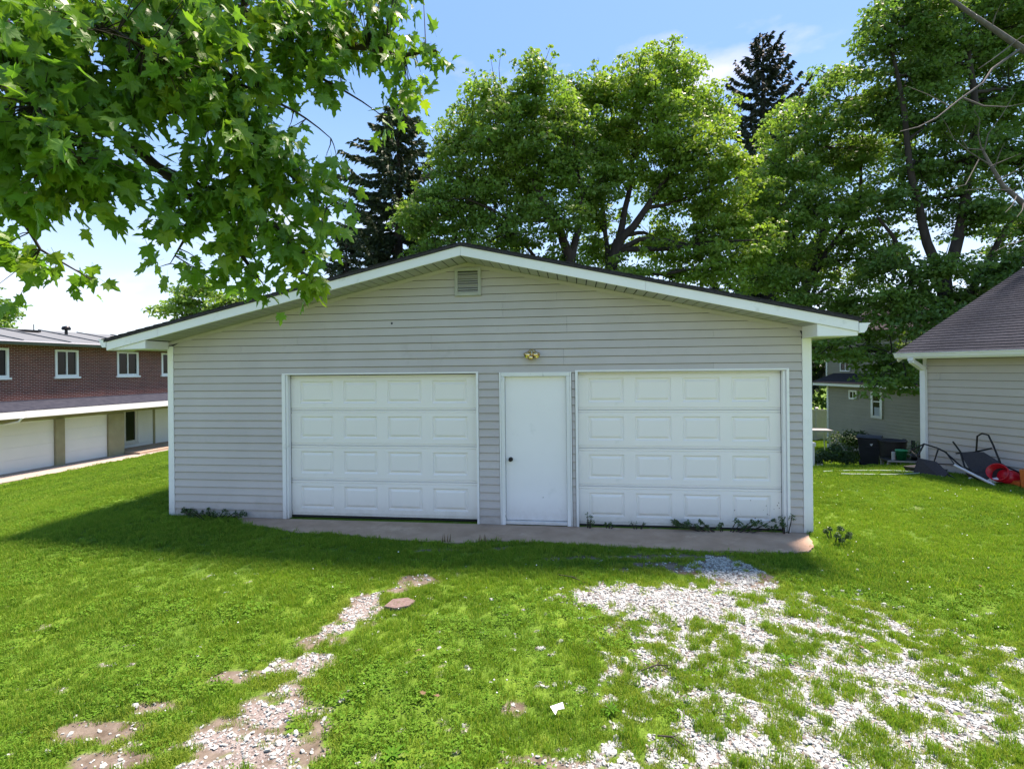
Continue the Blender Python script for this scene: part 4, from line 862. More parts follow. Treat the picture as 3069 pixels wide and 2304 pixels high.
t_, n_ = broad_tree('small_tree', 'distant tree at the left edge above the flat pale roof', b0, [([b0, P3(-25, 740, 40), P3(-20, 690, 40)], .25, .08)],
    blobs([(5, 690, 24), (-30, 665, 34), (18, 665, 14), (-60, 700, 40)], 40, .6), 'leaf_b', per=70, size=.28, tuft=.8)
tot += n_
b0 = base_at(1745, 31)
t_, n_ = broad_tree('shade_tree', 'dark dense tree in shadow behind the white vinyl fence', b0, [([b0, P3(1745, 820, 31), P3(1740, 760, 31)], .3, .12)],
    blobs([(1745, 800, 45), (1700, 760, 60), (1770, 745, 40), (1800, 800, 40), (1720, 850, 40), (1770, 860, 30), (1640, 700, 55), (1560, 660, 40), (1850, 760, 50), (1900, 720, 50)], 31, .8), 'leaf_c', bark='bark_dark', per=90, size=.26, tuft=.9)
tot += n_
print('leaves', tot)

def spruce(name, label, base, height, rad, z0, levels, mt, bark='bark_dark', upturn=.25, per=46, card=.30, sparse=1.0, power=.8):
    t = empty(name, base, 0, label, 'tree'); tr = MB(); lean = Vector((RNG.uniform(-.1, .1), 0, 0))
    tr.tube([lean * (i / 10) + Vector((0, 0, height * i / 10)) for i in range(11)], [max(.02, .028 * height * (1 - i / 10) ** .9) for i in range(11)], 9)
    br = MB(); Vs = []; Fs = []; Ts = []; off = 0
    for l in range(levels):
        f = l / (levels - 1); z = z0 + (height - z0) * (f ** .92); rr = rad * max(.05, (1 - f) ** power) * RNG.uniform(.82, 1.1)
        nb = max(4, int((6 + 3 * (1 - f)) * sparse)); a0 = RNG.uniform(0, 6.28)
        for k in range(nb):
            a = a0 + 2 * PI * k / nb + RNG.uniform(-.25, .25); L_ = rr * RNG.uniform(.7, 1.12); h = Vector((math.cos(a), math.sin(a), 0))
            zz = z + RNG.uniform(-.15, .15); pts = []
            for i in range(6):
                q = i / 5; pts.append(h * L_ * q + Vector((0, 0, zz - (1 - f) * .30 * L_ * math.sin(q * PI * .9) + upturn * L_ * q * q)))
            br.tube(pts, [.035 * (1 - .85 * i / 5) * (1.3 - f) + .004 for i in range(6)], 4, False)
            n = max(8, int(per * (L_ / rad) * (1.15 if f < .9 else 1.5))); q = RNG.uniform(.12, 1.02, n); ia = np.clip((q * 5).astype(int), 0, 4); fr = q * 5 - ia
            Pn = np.array([tuple(p) for p in pts]); c = Pn[ia] * (1 - fr)[:, None] + Pn[ia + 1] * fr[:, None]
            side = np.array([-math.sin(a), math.cos(a), 0]); sg = RNG.choice([-1, 1], n); fw = np.array([math.cos(a), math.sin(a), 0])
            ax = side * (sg * RNG.uniform(.2, 1.0, n) * (1.1 - q * .6))[:, None] + fw * RNG.uniform(.3, 1.0, n)[:, None]; ax[:, 2] += RNG.uniform(-.95, .15, n); ax /= np.linalg.norm(ax, axis=1, keepdims=True)
            ln = card * RNG.uniform(.5, 1.2, n) * (1.15 - .5 * q); nr = np.cross(ax, RNG.normal(size=(n, 3))); nr /= np.linalg.norm(nr, axis=1, keepdims=True); wd = card * .15
            e = c + ax * ln[:, None]; mdl = c + ax * (ln * .45)[:, None]
            V = np.stack([c, mdl + nr * wd, e, mdl - nr * wd], 1).reshape(-1, 3); Vs.append(V); Fs.append(np.arange(n * 4).reshape(n, 4) + off); off += 4 * n; Ts.append(np.repeat(RNG.beta(1.2, 3, n), 4))
    tr.build('trunk', M[bark], t); tag(br.build('branches', M[bark], t), kind='stuff'); np_object('foliage', np.concatenate(Vs), np.concatenate(Fs), [M[mt]], t, tint=np.concatenate(Ts)); return t, len(np.concatenate(Fs))
bs = base_at(862, 20.5)
_, a1 = spruce('spruce_tree', 'dark spruce left of the gable peak, partly behind hanging maple leaves', bs, 12.9 - bs[2], 4.4, 1.6, 34, 'needle', per=260, card=.36, upturn=.08, power=.55)
bs = base_at(1655, 31)
_, a2 = spruce('spruce_tree', 'tallest near black spruce whose spire stands above the maples against the sky', bs, 22.1 - bs[2], 4.6, 3.0, 36, 'needle_brown', per=210, card=.50, upturn=.55, sparse=.8, power=.45)
bs = base_at(752, 19)
_, a3 = spruce('spruce_tree', 'short broad spruce low behind the left roof slope', bs, 7.6 - bs[2], 2.6, .8, 22, 'needle', per=110, card=.32, upturn=.15)
bs = base_at(820, 23)
_, a4 = spruce('spruce_tree', 'middle height spruce in shadow behind the left roof slope, next to the dark spruce', bs, 8.8 - bs[2], 2.6, 1.2, 22, 'needle', per=100, card=.34, upturn=.15)
print('needles', a1, a2, a3, a4)

# bare grey limbs reaching in from a tree beyond the right edge
bt = empty('bare_tree', (17.3, 15.6, -1.0), 0, 'dead grey limbs reaching in from the right edge above the tan house roof', 'tree'); o = Vector(bt.location)
def PL(px, py, Y): return Vector(P3(px, py, Y)) - o
tr = MB(); tr.tube([(0, 0, 0), (0, -.1, 4), (-.1, -.3, 8), (0, -.4, 12.5)], [.3, .26, .2, .12], 10); tr.build('trunk', M['bark_bare'], bt)
l1 = MB(); l1.tube([(0, -.32, 8.2)] + [PL(a, b, 13) for a, b in ((2290, 160), (2212, 104), (2160, 68), (2110, 34), (2066, 2), (2030, -40))], [.10, .085, .072, .062, .052, .042, .03], 9)
for pts, r in (([(2150, 60), (2160, 30), (2172, 8)], .02), ([(2190, 100), (2150, 130), (2120, 150)], .018), ([(2212, 106), (2150, 150), (2130, 180), (2080, 215), (2030, 255), (1990, 275), (1950, 285)], .035), ([(2085, 212), (2130, 230), (2180, 232), (2230, 222)], .026), ([(2060, 232), (2010, 205), (1960, 185)], .014),
               ([(2190, 100), (2215, 80), (2260, 70)], .02)):
    l1.tube([PL(a, b, 13 - .2 * i) for i, (a, b) in enumerate(pts)], [r * (1 - .75 * i / (len(pts) - 1)) for i in range(len(pts))], 6)
l1.build('limb', M['bark_bare'], bt)
l2 = MB(); l2.tube([(0, -.2, 4.6)] + [PL(a, b, 12.6) for a, b in ((2300, 500), (2212, 438), (2170, 402), (2140, 350), (2125, 320))], [.09, .08, .062, .05, .035, .022], 8)
for s_ in ([(2140, 355), (2100, 330), (2065, 300), (2050, 270), (2040, 255)], [(2125, 322), (2118, 290), (2122, 260), (2110, 238)], [(2128, 325), (2095, 322), (2082, 300), (2092, 270)], [(2150, 370), (2165, 330), (2175, 310)], [(2160, 390), (2200, 370), (2230, 350)], [(2185, 412), (2130, 408), (2090, 412)],
           [(2190, 415), (2205, 400), (2215, 380)], [(2200, 425), (2190, 445), (2175, 460)], [(2215, 440), (2212, 455), (2200, 470)], [(2130, 330), (2140, 290), (2170, 250), (2200, 200)], [(2212, 520), (2180, 530), (2150, 545)], [(2120, 345), (2090, 400), (2040, 412)], [(2145, 360), (2180, 345), (2212, 332)]):
    l2.tube([PL(a, b, 12.5 - .15 * i) for i, (a, b) in enumerate(s_)], [.016 * (1 - .7 * i / (len(s_) - 1)) for i in range(len(s_))], 5)
l2.build('limb', M['bark_bare'], bt)

# ------------------------------------------------------------------ near maple, hanging over the left
MT = empty('overhanging_maple', (-5.6, 2.6, 0), 0, 'near maple whose big lobed leaves hang over the upper left of the view', 'tree'); mo = Vector(MT.location)
tr = MB(); tr.tube([(0, 0, -.3), (0, .0, .3), (.05, .0, 2.0), (.0, .1, 4.2), (.2, .1, 6.5)], [.34, .26, .22, .19, .10], 12); tr.build('trunk', M['bark'], MT)
def PM(px, py, Y): return Vector(P3(px, py, Y)) - mo
limbs = [([(.02, .05, 3.3)], [(-150, -60, 2.9), (60, 90, 3.0), (230, 260, 3.0), (330, 350, 3.05), (420, 430, 3.1), (500, 520, 3.2), (560, 600, 3.3)], .060),
         ([(.05, .08, 4.0)], [(100, -140, 3.3), (380, -30, 3.4), (600, 60, 3.5), (760, 100, 3.6), (880, 120, 3.6), (950, 110, 3.6)], .055),
         ([], [(230, 260, 3.0), (380, 240, 3.1), (500, 290, 3.1), (620, 370, 3.2), (710, 450, 3.3)], .024), ([], [(60, 90, 3.0), (20, 300, 2.9), (20, 430, 3.0), (90, 540, 3.1), (200, 605, 3.2)], .022),
         ([], [(330, 350, 3.05), (480, 420, 3.1), (600, 490, 3.2), (680, 580, 3.3)], .020), ([], [(600, 60, 3.5), (700, 170, 3.5), (830, 250, 3.6)], .018), ([], [(420, 430, 3.1), (400, 520, 3.1), (370, 570, 3.1)], .014),
         ([], [(380, -30, 3.4), (420, 90, 3.2), (520, 180, 3.1), (640, 240, 3.2), (720, 300, 3.3)], .020), ([], [(60, 90, 3.0), (150, 60, 2.7), (260, 70, 2.6), (350, 120, 2.6)], .02), ([], [(-150, -60, 2.9), (-20, 120, 2.6), (80, 230, 2.4), (170, 340, 2.4)], .03)]
lm = MB(); nodes = []
for st, pts, r0 in limbs:
    pp = [Vector(p) for p in st] + [PM(*p) for p in pts]; path = []
    for i in range(len(pp) - 1): s_ = limb_path(pp[i], pp[i + 1], .01, .05, 3); path += s_[:-1] if i < len(pp) - 2 else s_
    m = len(path); lm.tube(path, [r0 * (1 - .85 * i / (m - 1)) for i in range(m)], 7); nodes += path[(2 if st else 1):]
tag(lm.build('branches', M['twig'], MT), kind='stuff')
def maple_leaf(seed):
    r = np.random.default_rng(seed)
    out = [(0, 0), (.16, -.05), (.40, -.02), (.30, .12), (.54, .34), (.37, .36), (.46, .62), (.26, .52), (.13, .60), (.14, .80), (0, 1.02)]
    pts = out + [(-x, y) for x, y in out[-2:0:-1]]; mid = [(0, .0), (0, .28), (0, .55), (0, 1.02)]
    k = .05 + r.uniform(0, .22); cu = r.uniform(.0, .75); tw_ = r.uniform(-.25, .25)
    def z(x, y): return k * abs(x) * 1.6 - cu * y * y * .5 - .14 * x * x + tw_ * x * y + r.normal(0, .02)
    V = [(0, .30, z(0, .30))] + [(x, y, z(x, y)) for x, y in pts]; n = len(pts); F = [(0, i + 1, (i + 1) % n + 1) for i in range(n)]
    # petiole
    o_ = len(V); V += [(-.012, 0, 0), (.012, 0, 0), (.008, -.42, .10), (-.008, -.42, .10)]; F += [(o_, o_ + 1, o_ + 2), (o_, o_ + 2, o_ + 3)]
    V = np.array(V) - np.array([0, -.42, .10]); return V, np.array(F)
LV = [maple_leaf(k) for k in range(8)]
MBL = [(70, 70, 100, 2.6, 1), (50, 230, 105, 2.4, 1), (90, 350, 80, 2.5, 1), (200, 120, 110, 2.6, 1), (330, 60, 100, 2.9, 1), (180, 300, 85, 2.5, .9), (270, 380, 55, 2.7, .6), (460, 80, 105, 3.0, 1), (400, 190, 85, 2.8, 1), (600, 70, 95, 3.3, 1), (735, 50, 80, 3.5, 1), (835, 50, 60, 3.6, .8), (940, 115, 34, 3.6, .5),
       (870, 160, 52, 3.6, .7), (845, 245, 30, 3.6, .45), (700, 150, 55, 3.4, .8), (545, 220, 75, 3.1, 1), (500, 310, 75, 3.0, 1), (595, 330, 68, 3.1, 1), (660, 400, 55, 3.2, .8), (715, 350, 34, 3.3, .4), (425, 400, 55, 3.0, .7), (400, 480, 48, 3.0, .6), (480, 450, 60, 3.1, .9), (565, 470, 66, 3.2, .9), (640, 520, 55, 3.2, .8),
       (695, 480, 38, 3.2, .55), (520, 560, 52, 3.2, .8), (645, 600, 36, 3.2, .6), (570, 600, 36, 3.2, .5), (430, 560, 40, 3.1, .5), (370, 565, 28, 3.1, .3), (180, 410, 55, 2.6, .7), (60, 430, 60, 2.7, .9), (20, 520, 50, 3.1, .6), (95, 560, 36, 3.1, .4), (175, 595, 24, 3.2, .25), (40, 620, 30, 3.2, .35), (755, 440, 18, 3.3, .15), (285, 200, 50, 2.7, .6), (330, 290, 40, 2.9, .35),
       (-90, 100, 120, 2.6, .8), (-100, 350, 110, 2.6, .6), (300, -110, 130, 3.0, .7), (600, -100, 110, 3.4, .6), (0, -100, 130, 2.8, .7), (850, -60, 70, 3.7, .5)]
leaves = []; tw = MB()
for px, py, r, Y, wgt in MBL:
    c = PM(px, py, Y); R_ = r / 1100 * Y; ns = max(2, int(760 * wgt * R_ * R_))
    for _ in range(ns):
        d = Vector(RNG.normal(size=3)); d.normalize(); d.y *= 1.5; p = c + d * R_ * RNG.uniform(.1, 1.0) ** .5
        h = min(nodes, key=lambda q: (q - p).length); 
        if (h - p).length < .9: tw.tube(limb_path(h, p, .02, .12, 3), [.0045, .0035, .0025, .0015], 3, False)
        out_ = Vector((p.x - h.x, p.y - h.y, 0)); out_ = out_.normalized() if out_.length > 1e-4 else Vector((1, 0, 0)); k = int(RNG.integers(4, 8)); tnt = RNG.uniform(0, .55); lit = RNG.uniform() < .10
        for j in range(k):
            s = RNG.uniform(.048, .120); ax = out_ * RNG.uniform(-.1, .7) + Vector(RNG.normal(size=3)) * .45 + Vector((0, 0, -RNG.uniform(.25, 1.0))); ax.normalize()
            nm = Vector((RNG.normal() * .5, -RNG.uniform(.0, .9) + RNG.normal() * .35, RNG.uniform(.25, 1.0))); nm -= ax * nm.dot(ax); nm.normalize(); bx = ax.cross(nm)
            pos = p + Vector(RNG.normal(size=3)) * .045; leaves.append((pos, bx, ax, nm, s, int(RNG.integers(0, 8)), min(1, max(0, (RNG.uniform(.75, 1) if lit else tnt * .6 + RNG.uniform(-.1, .15))))))
tag(tw.build('twigs', M['twig'], MT), kind='stuff')
def seen(L_):
    p = L_[0] + mo
    if p.y < .3: return 99
    sx = p.x / p.y; sz = (p.z - 2.2) / p.y
    return (p.length if (abs(sx) < 1.0 and sz < .72) else 50 + p.length) / L_[4]
leaves.sort(key=seen); print('maple leaves', len(leaves))
lmesh = []
for k, (V, F) in enumerate(LV):
    for tq in (0.05, .3, .75):
        me = bpy.data.meshes.new('leaf'); me.from_pydata(V.tolist(), [], F.tolist()); me.materials.append(M['leaf_maple'])
        a = me.attributes.new('tint', 'FLOAT', 'POINT'); a.data.foreach_set('value', np.full(len(V), tq, np.float32)); me.update(); lmesh.append(me)
Vs = []; Fs = []; Ts = []; off = 0
for i, (pos, bx, ax, nm, s, k, tn) in enumerate(leaves):
    if i < 300:
        mtx = Matrix((bx, ax, nm)).transposed().to_4x4(); mtx = Matrix.Translation(pos) @ mtx @ Matrix.Scale(s, 4)
        o = bpy.data.objects.new('leaf', lmesh[k * 3 + (0 if tn < .2 else 1 if tn < .6 else 2)]); C.objects.link(o); o.parent = MT; o.matrix_local = mtx
    else:
        V, F = LV[k]; A = np.array([bx, ax, nm]); Vs.append(V @ A * s + np.array(pos)); Fs.append(F + off); off += len(V); Ts.append(np.full(len(V), tn))
tag(np_object('foliage', np.concatenate(Vs), np.concatenate(Fs), [M['leaf_maple']], MT, tint=np.concatenate(Ts)), kind='stuff')

# ------------------------------------------------------------------ shrubs and weeds
def bush(name, label, cat, x, y, w_, d_, h, n, size, m='shrub', stems=8, group=None):
    z = gnd(x, y); t = empty(name, (x, y, z), 0, label, cat, group); k = max(4, stems); cs = []; rs = []; st = MB()
    for i in range(k):
        cx, cy, cz = RNG.uniform(-w_ / 2, w_ / 2), RNG.uniform(-d_ / 2, d_ / 2), h * RNG.uniform(.35, .9); cs.append((cx, cy, cz)); rs.append(min(w_, h) * RNG.uniform(.18, .34))
        st.tube([(cx * .4, cy * .4, -.03), (cx * .8, cy * .8, cz * .6), (cx, cy, cz)], [.008, .006, .003], 4)
    V, F, T = leaf_cloud(np.array(cs), np.array(rs), .8, np.full(k, n // k), size, aspect=.5, up=.4); V[:, 2] = np.maximum(V[:, 2], .005)
    st.build('stems', M['twig'], t); np_object('foliage', V, F, [M[m]], t, tint=T); return t
bush('shrub', 'low dark green shrub growing against the olive house corner', 'shrub', 14.35, 21.5, 1.7, 1.0, 1.15, 2400, .12, m='weed', stems=14)
bush('shrub', 'blue green leafy shrub just left of the black trash bin', 'shrub', 10.75, 17.0, 1.2, .8, .85, 2200, .09, m='weed', stems=12)
bush('shrub', 'weedy bush between the brown tub and the downspout', 'shrub', 11.9, 14.6, .8, .5, .85, 1400, .06, m='shrub', stems=10)
def wp(t, d): x, y = W2(t, d); return x, y
for lb, t, d, w_, dp, h, n, sz in (('dark weeds growing along the bottom of the right garage door', 8.15, -.06, 1.30, .12, .17, 1500, .028), ('tall sprig of weeds at the left foot of the right garage door', 6.34, -.06, .16, .08, .20, 120, .026), ('small weed on the apron below the first door panel column at right', 6.62, -.05, .18, .08, .10, 150, .024),
                       ('thin weeds in front of the second panel column of the right garage door', 7.02, -.05, .22, .05, .13, 70, .022), ('green weeds around the right corner post of the garage', 9.42, -.25, .35, .5, .16, 700, .03), ('weeds along the foot of the left siding', .75, -.10, 1.05, .18, .15, 1100, .028),
                       ('brown weed stalks by the splintered trim of the right garage door', 8.92, -.06, .18, .10, .24, 260, .025)):
    x, y = wp(t, d); z = .0 if (1.3 < t < 9.3) else gnd(x, y); b_ = bush('weeds', lb, 'weed', x, y, w_, dp, h, n, sz, 'weed', stems=max(5, int(w_ * 22))); b_.location.z = z; b_.rotation_euler.z = G.rotation_euler.z
# broad-leaved plants in the lawn
def rosette(x, y, s, label):
    z = gnd(x, y); b = MB()
    for k in range(9):
        a = 2 * PI * k / 9 + RNG.uniform(-.3, .3); L_ = s * RNG.uniform(.7, 1.1); c, q = math.cos(a), math.sin(a); wd = s * .12; el = RNG.uniform(.1, .7); V = []
        for i in range(5):
            f = i / 4; r_ = L_ * f; zz = L_ * el * math.sin(f * 2.2) * .55; ww = wd * math.sin(PI * min(.97, f * .85 + .13)); V += [(c * r_ - q * ww, q * r_ + c * ww, zz + .006), (c * r_, q * r_, zz), (c * r_ + q * ww, q * r_ - c * ww, zz + .006)]
        b.add(V, [(3 * i + j, 3 * i + j + 1, 3 * i + j + 4, 3 * i + j + 3) for i in range(4) for j in range(2)], True)
    tag(b.build('lawn_weed', M['clover'], loc=(x, y, z + .015)), label, 'weed')
rosette(-.72, 2.95, .09, 'large rosette weed in the near lawn right of the pale left track'); rosette(-.35, 2.80, .09, 'smaller rosette weed at the bottom of the view, left of the paper scrap')
rosette(.62, 3.30, .07, 'rosette weed between the paper scrap and the white gravel'); rosette(2.05, 3.85, .08, 'tall leafy weed growing in the middle of the white gravel')
# dark docks sticking up at the apron edge
for x, y, lb in ((-.92, 6.50, 'pointed brown dock leaf at the edge of the apron, left one'), (-.45, 6.45, 'pointed brown dock leaf at the edge of the apron, right one')):
    b = MB()
    for k in range(4): a = RNG.uniform(-.5, .5); b.add([(k * .03, 0, 0), (k * .03 + .02, .005, 0), (k * .03 + .012 + a * .04, -.01, .13)], [(0, 1, 2)])
    tag(b.build('dock_leaf', M['dry'], loc=(x, y, -.01)), lb, 'weed')

# ------------------------------------------------------------------ litter and stones on the lawn
def flat_stone(x, y, poly, h, m, name, label, cat, rz=0):
    b = MB(); b.prism_z(poly, -.03, h); o = b.build(name, M[m], bevel=.006, loc=(x, y, gnd(x, y) + .01)); o.rotation_euler.z = rz; return tag(o, label, cat)
flat_stone(-1.10, 4.86, [(-.13, -.07), (-.02, -.11), (.10, -.06), (.15, .04), (.06, .11), (-.08, .08)], .03, 'paver', 'flat_stone', 'flat reddish brown stone at the top of the left track', 'stone')
b = MB(); b.add([(-.045, .015, .02), (.038, .026, .04), (.045, -.015, .025), (.0, -.009, .013), (-.015, -.045, .005)], [(0, 4, 3), (0, 3, 1), (1, 3, 2)]); o = b.build('paper_scrap', M['white_plastic'], loc=(.27, 3.30, gnd(.27, 3.3) + .03)); sm_ = o.modifiers.new('thick', 'SOLIDIFY'); sm_.thickness = .002; tag(o, 'folded white paper scrap lying on the near lawn', 'litter')
def rockobj(x, y, s, m, name, label, cat, seed):
    V, F = rock(seed); b = MB(); b.add((V * s).tolist(), [tuple(f) for f in F]); o = b.build(name, M[m], loc=(x, y, gnd(x, y) + s * .25)); return tag(o, label, cat)
rockobj(-.22, 4.93, .055, 'stone_white', 'stone', 'small white stone on the grass midway between the tracks', 'stone', 11); rockobj(-.48, 4.98, .05, 'stone_white', 'stone', 'small tan stone on the grass left of the white stone', 'stone', 12)
rockobj(-2.56, 3.42, .06, 'stone_white', 'stone', 'pale stone beside the brown soil strip at lower left', 'stone', 13); rockobj(3.42, 5.05, .05, 'stone_white', 'stone', 'white stone alone in the grass right of the gravel', 'stone', 14)
for x, y, lb, a in ((-.62, 3.43, 'curled grey white leaf near the left track', .3), (-.50, 3.42, 'curled brown leaf near the left track', 1.2), (2.72, 3.95, 'rust brown dead leaf among grass in the gravel', .5), (4.6, 5.0, 'orange brown leaf on the right lawn', .1), (-.72, 4.0, 'yellow fallen leaf right of the left track', 2.)):
    V, F = LV[1]; b = MB(); b.add((V * .045).tolist(), [tuple(f) for f in F]); o = b.build('fallen_leaf', M['dry'], loc=(x, y, gnd(x, y) + .05)); o.rotation_euler = (.3, .2, a); tag(o, lb, 'leaf')
for i, (x, y, a, ln, lb) in enumerate(((.92, 3.02, -.6, .16, 'short dark stick near the lower edge of the gravel'), (1.05, 3.75, .2, .26, 'thin forked twig lying left of the gravel'), (.60, 5.35, -.7, .35, 'thin twig at the upper left corner of the gravel'))):
    b = MB(); b.tube([(-ln / 2, 0, .01), (0, .015, .025), (ln / 2, 0, .012)], [.005, .006, .003], 5); b.tube([(0, .015, .025), (ln * .2, .05, .03)], [.004, .002], 4); o = b.build('twig', M['bark_dark'], loc=(x, y, gnd(x, y) + .02)); o.rotation_euler.z = a; tag(o, lb, 'twig')

# ------------------------------------------------------------------ things behind the garage at right
def place(px, Y): x = (px - 1106) / 1100 * Y; return x, Y, gnd(x, Y)
# black wheeled trash bin
x, y, z = place(1877, 15.7); TB = empty('trash_bin', (x, y, z), R(-38), 'black wheeled trash bin with closed lid beside the blue green shrub', 'trash bin')
def rbox(b, w0, d0, w1, d1, z0, z1):
    b.add([(-w0, -d0, z0), (w0, -d0, z0), (w0, d0, z0), (-w0, d0, z0), (-w1, -d1, z1), (w1, -d1, z1), (w1, d1, z1), (-w1, d1, z1)], [(0, 3, 2, 1), (4, 5, 6, 7), (0, 1, 5, 4), (1, 2, 6, 5), (2, 3, 7, 6), (3, 0, 4, 7)]); return b
b = MB(); rbox(b, .20, .22, .27, .30, .04, .72); rbox(b, .275, .305, .29, .33, .722, .93); rbox(b, .30, .34, .305, .345, .932, .955); b.build('body', M['bin'], TB, bevel=.02)
b = MB(); b.prism_x([(-.36, .957), (.33, .957), (.36, .99), (.10, 1.035), (-.20, 1.03), (-.37, .98)], -.32, .32); b.build('lid', M['bin'], TB, bevel=.015)
MB().tube([(-.24, .37, .93), (.24, .37, .93)], .017, 8).build('handle', M['bin'], TB)
for sx in (-1, 1): MB().lathe([(0, -.03), (.11, -.03), (.12, -.015), (.12, .015), (.11, .03), (0, .03)], (sx * .26, .24, .11), (1, 0, 0), 18).build('wheel', M['black_metal'], TB)
MB().add([(.02, -.338, .80), (.10, -.34, .82), (.07, -.338, .74), (.04, -.336, .76)], [(0, 3, 2, 1)]).build('sticker', M['white_plastic'], TB)
# brown pleated plastic tub on its stand
x, y, z = place(1925, 15.2); t = empty('storage_tub', (x, y, z), R(-20), 'large brown black ribbed plastic tub between the trash bin and the green pot', 'tub'); t.scale = (.85, .85, 1.12)
b = MB(); pf = []
for k in range(12): f = k / 11; pf.append((.33 + .09 * f + (.012 if k % 2 else 0), .20 + .52 * f))
b.lathe([(0, .20)] + pf + [(.44, .735), (.44, .76), (.40, .76), (.38, .72), (0, .69)], n=28); b.build('shell', M['brown_plastic'], t)
b = MB()
for k in range(4): a = PI / 4 + k * PI / 2; b.tube([(math.cos(a) * .30, math.sin(a) * .30, .0), (math.cos(a) * .26, math.sin(a) * .26, .22)], .018, 6)
b.build('stand', M['silver'], t)
# low bench with pale edge, green pot on it
x, y, z = place(1955, 14.2); t = empty('low_table', (x, y, z), R(-14), 'low dark garden table with a pale front edge under the green pot', 'table')
MB().box(-.55, .55, -.28, .28, .20, .23).build('table_top', M['black_metal'], t); MB().box(-.56, .56, -.295, -.281, .195, .235).build('edge_strip', M['silver'], t)
for sx in (-.5, .5):
    for sy in (-.22, .22): MB().box(sx - .025, sx + .025, sy - .025, sy + .025, -.05, .199).build('leg', M['siding_olive'], t)
gx, gy, gzz = x - .15, y - .03, z + .23
b = MB(); b.lathe([(0, 0), (.105, 0), (.135, .23), (.150, .235), (.150, .275), (.135, .275), (.125, .24), (0, .22)], n=24); tag(b.build('flower_pot', M['green_pot'], loc=(gx, gy, gzz)), 'bright green plastic flower pot standing on the low table', 'flower pot')
MB_ = MB(); MB_.tube([(0, 0, 0), (0, 0, .22)], [.045, .045], 12); tag(MB_.build('spray_can', M['silver'], loc=(gx - .22, gy, gzz)), 'pale can standing just left of the green pot', 'can')
b = MB(); b.lathe([(0, 0), (.10, 0), (.13, .14), (.12, .14), (0, .12)], n=16); tag(b.build('flower_pot', M['bin'], loc=(gx + .42, gy + .03, gzz)), 'small black plant pot at the right end of the low table', 'flower pot')

# heap along the tan house wall: folded black lawn chairs, tub, bucket
def HW(x, y, z=0): v_ = Matrix.Rotation(H.rotation_euler.z, 3, 'Z') @ Vector((x, y, z)) + Vector(H.location); return v_
def along(px, off):      # point beside the tan house wall, off metres out
    r = (px - 1106) / 1100; ox, oy = 8.98 - .951 * off, 11.1 - .309 * off; a = (r * oy - ox) / (.309 + .951 * r); return a
hz = H.rotation_euler.z
def heap(name, label, cat, a, off):
    p = HW(a, -off); return empty(name, (p.x, p.y, gnd(p.x, p.y)), hz, label, cat)
a0 = along(2045, .45)
t = heap('lawn_chair', 'overturned black framed lawn chair leaning by the downspout of the tan house', 'chair', a0 - .12, .50)
b = MB()
for pts in ([(-.55, 0, .42), (-.30, .02, .60), (-.05, .0, .56), (.10, .0, .50), (.45, 0, .20), (.70, -.05, .06)], [(-.55, 0, .42), (-.2, -.2, .28), (.25, -.3, .14), (.55, -.35, .04)], [(-.30, -.15, .34), (-.22, -.22, .15), (-.18, -.24, .0)],
            [(.0, -.02, .56), (.02, -.2, .26), (.30, -.05, .28), (.12, .0, .50)], [(-.30, .02, .60), (-.33, -.12, .36)]): b.tube(pts, .016, 7)
b.build('frame', M['black_metal'], t)
b = MB(); b.add([(-.28, -.30, .02), (.32, -.42, .02), (.36, -.30, .13), (.1, -.22, .30), (-.26, -.20, .32)], [(0, 1, 2, 3, 4)]); o = b.build('seat', M['black_cloth'], t); q = o.modifiers.new('thick', 'SOLIDIFY'); q.thickness = .03
t = heap('lawn_chair', 'folded black lawn chair with charcoal cloth and high looped arm, middle of the heap', 'chair', a0 + .55, .42)
b = MB()
for pts in ([(-.12, .08, .50), (-.10, .08, .82), (-.02, .08, .88), (.08, .08, .86), (.16, .06, .70), (.32, .0, .34)], [(-.42, .0, .44), (-.15, .05, .50), (.14, .07, .62)], [(-.50, .05, .66), (-.34, .0, .48), (-.20, -.12, .22), (.10, -.3, .08)], [(.28, .02, .36), (.62, .05, .22), (1.0, .1, .10), (1.55, .12, .06)]): b.tube(pts, .016, 7)
b.build('frame', M['black_metal'], t)
b = MB(); b.add([(-.36, .02, .46), (.02, .06, .52), (.40, .02, .32), (.55, -.12, .10), (.25, -.28, .03), (-.14, -.10, .20)], [(0, 1, 2, 3, 4, 5)]); o = b.build('seat', M['black_cloth'], t); q = o.modifiers.new('thick', 'SOLIDIFY'); q.thickness = .025
b = MB(); b.tube([(-.24, -.34, .26), (.45, -.42, .02)], [.028, .024], 8); b.build('armrest', M['silver'], t)
t = heap('black_crate', 'low black plastic tray at the foot of the downspout', 'tray', along(2005, .45) - .1, .42)
b = MB(); rbox(b, .26, .18, .30, .22, .0, .13); b.build('tray', M['bin'], t, bevel=.01)
t = heap('trash_bag', 'crumpled black bag on the ground left of the red bucket', 'bag', along(2118, .40), .42)
bm = bmesh.new(); bmesh.ops.create_icosphere(bm, subdivisions=3, radius=.21)
for v_ in bm.verts: v_.co *= 1 + .25 * (float(fbm(np.array(v_.co.x * 12 + 5), np.array(v_.co.y * 12 + v_.co.z * 9 + 7), 4, 3)) - .5); v_.co.z = v_.co.z * .75 + .12
b = MB(); b.add([tuple(v_.co) for v_ in bm.verts], [tuple(q.index for q in f.verts) for f in bm.faces]); bm.free(); b.build('bag', M['black_cloth'], t)
